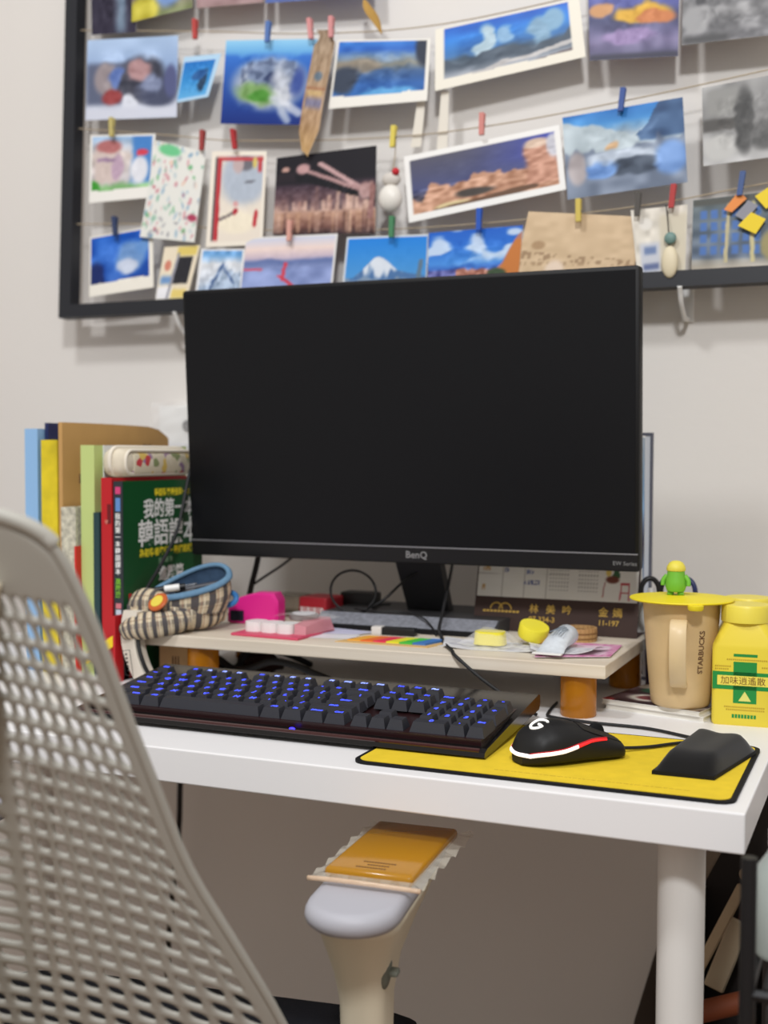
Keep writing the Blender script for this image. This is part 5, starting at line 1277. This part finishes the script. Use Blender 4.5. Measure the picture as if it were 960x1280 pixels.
obj('printed_box', ln, BLACK_INK, wb)
tag(obj('note_card', box(-.800, -.7965, .262, .30, DT, DT+.085), REDC), 'small red card standing beside the white packet', 'card')
kbx = thing('kraft_box', 'small tan kraft box tucked beneath the shelf end', 'box', (-.757, .352, DT), rz=8)
obj('body', box(-.022, .022, -.018, .03, 0, .043), mat('kraft_box_card', (206, 172, 124), .75), kbx)
obj('print', [box(-.004+.004*k, -.0025+.004*k, -.0184, -.0179, .014, .026) for k in range(3)]+[box(.004, .014, -.0184, -.0179, .004, .010)], MATS['dark_stamp'], kbx)
bj = thing('bottle', 'dark brown bottle lying beneath the shelf by the amber pillar', 'bottle', (-.668, .40, DT))
obj('body', xf(lathe([(.012, -.025), (.0135, -.022), (.0135, .02), (.008, .028), (.007, .036)], (0, 0, 0), 24), Matrix.Translation((0, 0, .0137)) @ Matrix.Rotation(R_(90), 4, 'Y')), mat('brown_glass', (52, 30, 26), .2), bj, smooth=True)

# ------------------------------------------------------------------ chair
chair = thing('office_chair', 'grey office chair with a perforated back and black seat', 'chair', (-.535, -.07, 0), rz=8)
CHG = mat('warm_grey_plastic', (172, 170, 162), .5, spec=.35)
def ysurf(x, z): return -.215-(z-.62)*.45+.9*x*x
def hwid(z): return float(np.interp(z, [.40, .5, .6, .668, .744, .853, .933, .975, .986, .992, .996], [.232, .224, .204, .184, .161, .146, .137, .126, .114, .098, .075]))
NC = 10
def colx(c, z):
    """x of strand c (0 centre .. NC+1 edge)"""
    if c == 0: return 0.0
    t = min(1, max(0, (.935-z)/.335))**1.15
    if z < .6: t = 1+(.6-z)*.4
    a = c/NC
    xt = .068+.060*a; xb = .195*a
    return xt*(1-t)+xb*t
ARC = 1.9
ROWP = .0150
rows_z = [.998-ROWP*j for j in range(0, 40)]
def hole_top(x):
    return float(np.interp(x, [0, .04, .072, .085, .108, .122, .137, .2], [.80, .86, .905, .935, .945, .938, .900, .80]))
VERT = {}; V = []; F = []
def vid(p):
    k = (round(p[0], 5), round(p[1], 5)); 
    if k not in VERT:
        x, z = p; VERT[k] = len(V); V.append((x, ysurf(x, z), z))
    return VERT[k]
def node(c, j, side):
    """grid node, strand c, row j on one side"""
    zc = rows_z[j]
    x = colx(c, zc) if c <= NC else hwid(zc)
    z = zc-ARC*x*x*float(np.interp(zc, [.6, .93, 1.0], [1, .75, 0]))
    x = min(colx(c, z), hwid(z)*(.40+.60*c/(NC+1)) if c else 0) if c <= NC else hwid(z)
    return (side*x, z)
for side in (1, -1):
    for j in range(len(rows_z)-1):
        for c in range(NC+1):
            a, b, d, e = node(c, j, side), node(c+1, j, side), node(c+1, j+1, side), node(c, j+1, side)
            cx = abs(a[0]+b[0]+d[0]+e[0])/4; cz = (a[1]+b[1]+d[1]+e[1])/4
            q = [a, b, d, e]
            solid = c == NC or cz > hole_top(cx) or j > 36
            if solid:
                ids = [vid(p) for p in q]
                F.append(ids if side == 1 else ids[::-1]); continue
            wv = abs(b[0]-a[0]); hv = abs(a[1]-e[1])
            low = float(np.interp(cz, [.6, .8, .93], [.0, .3, 1]))
            fx = .175; fz = .20-.05*low
            mid = [((q[i][0]+q[(i+1) % 4][0])/2, (q[i][1]+q[(i+1) % 4][1])/2) for i in range(4)]
            def P(u, v_):
                return ((a[0]*(1-u)+b[0]*u)*(1-v_)+(e[0]*(1-u)+d[0]*u)*v_, (a[1]*(1-u)+b[1]*u)*(1-v_)+(e[1]*(1-u)+d[1]*u)*v_)
            r = .14
            inner = [P(fx+r, fz), P(1-fx-r, fz), P(1-fx, fz+r), P(1-fx, 1-fz-r), P(1-fx-r, 1-fz), P(fx+r, 1-fz), P(fx, 1-fz-r), P(fx, fz+r)]
            io = [vid(p) for p in q]; ii = [vid(p) for p in inner]
            fs = [(io[0], io[1], ii[1], ii[0]), (io[1], ii[2], ii[1]), (io[1], io[2], ii[3], ii[2]), (io[2], ii[4], ii[3]), (io[2], io[3], ii[5], ii[4]), (io[3], ii[6], ii[5]), (io[3], io[0], ii[7], ii[6]), (io[0], ii[0], ii[7])]
            for g in fs: F.append(g if side == 1 else g[::-1])
bk = obj('back_web', (V, [tuple(g) for g in F]), CHG, chair, smooth='all')
so = bk.modifiers.new('thick', 'SOLIDIFY'); so.thickness = .0048; so.offset = 0; so.use_even_offset = False
sb = bk.modifiers.new('round', 'SUBSURF'); sb.levels = 1; sb.render_levels = 1
# rounded edge rim along the sides and over the top
for s in (1, -1):
    pts = [(s*hwid(z)*1.0, ysurf(hwid(z), z), z) for z in (.42, .5, .56, .62, .68, .74, .80, .86, .92, .96, .978)]
    obj('side_rim', tube(pts, .0036, 8, 3), CHG, chair, smooth='all')
tp = [(s_*x_, z_) for s_, L_ in ((1, [(.126, .974), (.120, .981), (.111, .987), (.098, .992), (.080, .9955), (.04, .998), (0, .998)]), (-1, [(.04, .998), (.080, .9955), (.098, .992), (.111, .987), (.120, .981), (.126, .974)])) for x_, z_ in L_]
obj('top_roll', tube([(x, ysurf(x, z)+.002, z-.001) for x, z in tp], .0050, 10, 3), CHG, chair, smooth='all')
tw = [(0, ysurf(0, .45)-.05, .45), (0, ysurf(0, .6)-.05, .6), (0, ysurf(0, .72)-.045, .72)]
obj('spine_tower', tube(tw, .019, 12, 4), CREAM, chair, smooth='all')
for s in (1, -1):
    obj('tower_arm', tube([tw[-1], (s*.03, ysurf(.03, .80)-.034, .80), (s*.062, ysurf(.06, .88)-.020, .88), (s*.074, ysurf(.074, .93)-.012, .93), (s*.080, ysurf(.08, .952)-.006, .952)], lambda t: .016-.004*t, 12, 4), CREAM, chair, smooth='all')
# seat, seat pan, base
SEATM = mat('black_seat_fabric', (34, 35, 40), .9, spec=.1, bump=.2, bscale=300)
sq = rrect(-.235, .235, -.20, .235, .09, 7)
v = []; f = []; n = len(sq)
for z, k in ((.40, .90), (.415, .985), (.44, 1.0), (.455, .985), (.463, .93), (.466, .7)):
    v += [(x*k, .0175+(y-.0175)*k, z-(.03*max(0, (y-.10)/.135)**2 if z > .43 else 0)) for x, y in sq]
for j in range(5):
    for i in range(n): f.append((j*n+i, j*n+(i+1) % n, (j+1)*n+(i+1) % n, (j+1)*n+i))
f += [tuple(reversed(range(n))), tuple(range(5*n, 6*n))]
obj('seat', (v, f), SEATM, chair, smooth='all')
obj('seat_pan', rbox(-.17, .17, -.24, .16, .35, .402, .02), mat('dark_grey_shell', (70, 70, 70), .5), chair, smooth=True)
obj('tower_bracket', rbox(-.03, .03, -.25, -.16, .36, .47, .012), CREAM, chair, smooth=True)
obj('gas_column', lathe([(.028, .10), (.028, .24), (.018, .245), (.018, .36)], (0, 0, 0), 20), BLACK_PL, chair, smooth=True)
for k in range(5):
    a = R_(72*k+18); lg = obj('base_leg', tube([(0, 0, .12), (.16*math.cos(a), .16*math.sin(a), .105), (.30*math.cos(a), .30*math.sin(a), .072)], lambda t: .026-.009*t, 10, 4), GREYPL, chair, smooth='all')
    cs = (.30*math.cos(a), .30*math.sin(a), .03)
    obj('caster', xf(lathe([(.022, -.02), (.03, -.016), (.03, .016), (.022, .02)], (0, 0, 0), 20), Matrix.Translation(cs) @ Matrix.Rotation(a, 4, 'Z') @ Matrix.Rotation(R_(90), 4, 'X')), BLACK_PL, lg, smooth=True)
# arms
ARMT = .667
for s in (1, -1):
    ax_ = s*.2335
    # stem: flares towards the pad
    secs = [(.36, .017, .026, -.02), (.50, .0195, .026, -.02), (.56, .0200, .030, -.02), (.59, .023, .042, -.018), (.615, .029, .062, -.012), (.635, .034, .084, -.004), (.648, .037, .100, 0)]
    v = []; f = []; n = None
    for z, hx, hy, yo in secs:
        sx_ = ax_-s*np.interp(z, [.36, .60, .65], [.006, .006, 0]); q = rrect(sx_-hx, sx_+hx, yo-hy, yo+hy, min(hx, hy)*.8, 6); n = len(q); v += [(x, y, z) for x, y in q]
    for j in range(len(secs)-1):
        for i in range(n): f.append((j*n+i, j*n+(i+1) % n, (j+1)*n+(i+1) % n, (j+1)*n+i))
    f += [tuple(reversed(range(n))), tuple(range((len(secs)-1)*n, len(secs)*n))]
    st = obj('arm_stem', (v, f), CREAM, chair, smooth='all')
    obj('arm_bracket', tube([(s*.10, -.02, .375), (s*.19, -.02, .372), (ax_, -.02, .40)], .022, 10, 4), CREAM, chair, smooth='all')
    pd = rrect(ax_-.040, ax_+.040, -.122, .132, .0385, 8)
    v = []; f = []; n = len(pd)
    for z, k in ((.648, .88), (.652, .97), (.657, 1.0), (.661, .985), (ARMT-.0012, .93), (ARMT, .80)):
        v += [(ax_+(x-ax_)*k, y*(1-(1-k)*.4), z) for x, y in pd]
    for j in range(5):
        for i in range(n): f.append((j*n+i, j*n+(i+1) % n, (j+1)*n+(i+1) % n, (j+1)*n+i))
    f += [tuple(reversed(range(n))), tuple(range(5*n, 6*n))]
    obj('arm_pad', (v, f), mat('lilac_grey_pad', (176, 176, 184), .5), chair, smooth='all')
    lv_ = obj('height_lever', xf(sphere((0, 0, 0), .014, 16, 10, (.45, .8, 1.55)), Matrix.Translation((ax_+s*.0145, -.040, .598))), mat('sage_grey_plastic', (112, 116, 106), .5), chair, smooth='all')
    obj('lever_tab', xf(rbox(0, .013, -.006, .006, -.003, .003, .0025), Matrix.Translation((ax_+s*.0145-(.013 if s < 0 else 0), -.040, .592))), MATS['sage_grey_plastic'], lv_, smooth=True)

# amber gel pad on the right arm
aw = Matrix.Translation((-.535, -.07, 0)) @ rotz(8)
gc = aw @ Vector((.240, .022, ARMT+.0006))
gel = thing('gel_pad', 'amber gel pad in clear frilled plastic on the chair arm', 'gel pad', tuple(gc), rz=4)
GELM = mat('amber_gel', (204, 146, 34), .15, trans=.35, spec=.5)
obj('gel', rbox(-.040, .040, -.070, .072, .0005, .011, .0045, 3), GELM, gel, smooth=True)
v = []; f = []
per = []
NP = 72
for k in range(NP):
    t = k/NP*4; sd, u = int(t), t-int(t)
    c4 = [(-.049, -.081), (.049, -.081), (.053, .083), (-.051, .084)]
    a, b = Vector(c4[sd]), Vector(c4[(sd+1) % 4]); p = a*(1-u)+b*u
    per.append(p)
for k, p in enumerate(per):
    q = Vector((max(-.040, min(.040, p.x)), max(-.070, min(.072, p.y))))
    v += [(q.x, q.y, .0062), (p.x*1.0+rnd.uniform(-.0015, .0015), p.y+rnd.uniform(-.0015, .0015), .0035+.0028*math.sin(k*1.9)+rnd.uniform(0, .001))]
for k in range(NP):
    l = (k+1) % NP; f.append((2*k, 2*l, 2*l+1, 2*k+1))
FILM2 = mat('frilled_film', (236, 230, 214), .12, alpha=.32, spec=.7)
obj('film_frill', (v, f), FILM2, gel, smooth=False)
obj('film_seam', tube([(-.050, -.080, .0035), (-.02, -.0815, .005), (.02, -.081, .0045), (.050, -.080, .0035)], .0022, 8, 4), mat('pinkish_film', (236, 206, 176), .15, alpha=.6), gel, smooth='all')
pr = []
for r_, (x0, x1) in enumerate(((-.012, .016), (-.006, .012), (-.014, .012))):
    x = x0
    while x < x1: pr.append(box(x, x+.0018, -.047-.007*r_, -.0445-.007*r_, .0110, .01115)); x += .0025
obj('fine_print', pr, mat('gel_ink', (92, 58, 18), .7), gel)

# ------------------------------------------------------------------ things right of and under the desk
rk = thing('wire_rack', 'black wire rack standing against the end of the desk', 'rack', (.212, .055, 0))
RKM = mat('black_wire', (36, 36, 38), .45, metal=.4)
for x in (-.192, .192):
    for y in (-.21, .21):
        obj('post', tube([(x, y, 0), (x, y, .755)], .0055, 10, 1), RKM, rk, smooth=True)
for z in (.10, .30, .42, .54, .66):
    sh = obj('shelf_rim', [tube([(-.192, -.21, z), (.192, -.21, z)], .004, 6, 1), tube([(-.192, .21, z), (.192, .21, z)], .004, 6, 1), tube([(-.192, -.21, z), (-.192, .21, z)], .004, 6, 1), tube([(.192, -.21, z), (.192, .21, z)], .004, 6, 1)], RKM, rk)
    for k in range(15):
        x = -.18+.0257*k; obj('shelf_wire', tube([(x, -.21, z+.0045), (x, .21, z+.0045)], .0018, 6, 1), RKM, sh)
def bottle(label, loc, h, r, col, capc, alpha=1):
    t = thing('bottle', label, 'bottle', loc, group='bottles on the wire rack')
    nm = label.replace(' ', '_')
    obj('body', lathe([(r*.9, 0), (r, .004), (r, h*.68), (r*.45, h*.84), (r*.42, h*.88)], (0, 0, 0), 24), mat(nm, col, .2, alpha=alpha), t, smooth=True)
    obj('cap', lathe([(r*.5, h*.87), (r*.5, h), (r*.4, h)], (0, 0, 0), 20), mat(nm+'_cap', capc, .4), t, smooth=True)
bottle('clear bottle with white cap on the top rack shelf', (.036, -.095, .6668), .092, .018, (186, 196, 192), (226, 226, 222), .75)
bottle('grey green bottle behind the clear bottle on the rack', (.040, -.035, .6668), .085, .019, (120, 130, 122), (70, 70, 70))
bottle('small grey bottle with black cap under the clear bottle', (.036, -.095, .5468), .080, .017, (132, 130, 128), (40, 40, 42))
bottle('orange bottle with white cap on the second rack shelf', (.060, -.125, .5468), .095, .020, (214, 140, 50), (226, 226, 222))
bottle('orange and white bottle on the third rack shelf', (.046, -.105, .4268), .090, .019, (216, 150, 70), (226, 226, 224))
bottle('dark grey bottle behind the orange and white bottle', (.034, -.045, .4268), .085, .018, (74, 72, 74), (50, 50, 50))
bottle('pale bottle with red cap on the fourth rack shelf', (.040, -.110, .3068), .095, .019, (206, 204, 200), (196, 40, 50))
bottle('brown bottle behind the pale red capped bottle', (.036, -.050, .3068), .090, .018, (110, 84, 70), (60, 50, 46))
bottle('tall white bottle on the bottom rack shelf', (.046, -.10, .1068), .16, .024, (214, 212, 208), (150, 60, 50))
# dark crate and boards under the desk end
cr = thing('storage_crate', 'dark brown open crate beneath the desk end', 'crate', (-.055, .43, 0))
DKB = mat('dark_crate_wood', (46, 40, 38), .7)
obj('back_panel', box(-.050, .045, .075, .083, .0, .66), DKB, cr)
obj('side_panel', box(.037, .045, -.075, .075, .0, .56), DKB, cr)
obj('side_panel', box(-.050, -.043, .0, .075, .0, .50), DKB, cr)
obj('bottom_panel', box(-.043, .037, -.075, .075, .0, .012), DKB, cr)
obj('divider_shelf', box(-.043, .037, -.06, .075, .330, .340), DKB, cr)
def plank(label, a, b, w_, th, m, group='sticks leaning in the crate', name='wooden_stick'):
    a, b = Vector(a), Vector(b); d = (b-a); L = d.length
    M = basis(a, d, (0, 1, 0)); s = rbox(0, L, -th/2, th/2, -w_/2, w_/2, .002, 1)
    return tag(obj(name, xf(s, M), m), label, 'stick', group)
plank('pale beige stick leaning steeply beside the desk leg', (-.092, .395, .440), (-.046, .41, .540), .012, .006, BEIGE)
plank('wide beige board leaning low in the crate', (-.080, .432, .405), (-.050, .432, .490), .024, .006, mat('light_beige_board', (204, 188, 160), .7))
plank('thin dark red stick leaning behind the beige board', (-.074, .456, .400), (-.040, .456, .520), .012, .006, mat('dark_red_wood', (84, 40, 34), .7))
plank('slanted grey beige board leaning above the crate', (-.118, .44, .500), (-.064, .47, .610), .022, .006, mat('grey_beige_board', (120, 106, 90), .7))
tag(obj('paper_roll', tube([(-.094, .372, .398), (-.036, .380, .420)], .0120, 16, 1), mat('russet_roll', (128, 66, 38), .6), smooth=True), 'russet brown roll lying across the crate', 'roll')
tag(obj('wooden_ball', sphere((-.043, .41, .553), .0075, 16, 10), BEIGE, smooth='all'), 'round beige ball at the tip of the pale stick', 'ball')
tag(obj('slipper', tube([(-.096, .38, .340), (-.080, .38, .362), (-.066, .38, .376)], lambda t: .009+.006*t, 12, 5, flat=.6), mat('pale_felt', (186, 176, 160), .8), smooth='all'), 'pale felt slipper wedged in the crate', 'slipper')
tag(obj('slipper', tube([(-.058, .39, .352), (-.040, .39, .360), (-.020, .39, .356)], lambda t: .009+.005*math.sin(3*t), 12, 5, flat=.6), mat('tan_felt', (170, 150, 122), .8), smooth='all'), 'tan felt slipper below the russet roll', 'slipper')
bgx = thing('cloth_bag', 'dark cloth bag slumped on the floor behind the desk leg', 'bag', (-.175, .58, 0))
v = []; f = []; n = 24
for z, k in ((0, .8), (.02, .98), (.15, 1.0), (.28, .8), (.36, .55), (.42, .3), (.46, .16)):
    for i in range(n):
        a = 2*math.pi*i/n; w_ = 1+.05*math.sin(5*a+z*20); v.append((.055*k*w_*math.cos(a)+.07*z, .05*k*w_*math.sin(a), z))
for j in range(6):
    for i in range(n): f.append((j*n+i, j*n+(i+1) % n, (j+1)*n+(i+1) % n, (j+1)*n+i))
f += [tuple(reversed(range(n))), tuple(range(6*n, 7*n))]
obj('sack', (v, f), mat('dark_bag_cloth', (66, 58, 52), .9, spec=.1, bump=.3, bscale=30), bgx, smooth='all')
obj('tie', tube([(.031+.012*math.cos(R_(a)), .010*math.sin(R_(a)), .44) for a in range(0, 360, 30)], .004, 8, 2, closed=True), BLACK_PL, bgx, smooth='all')
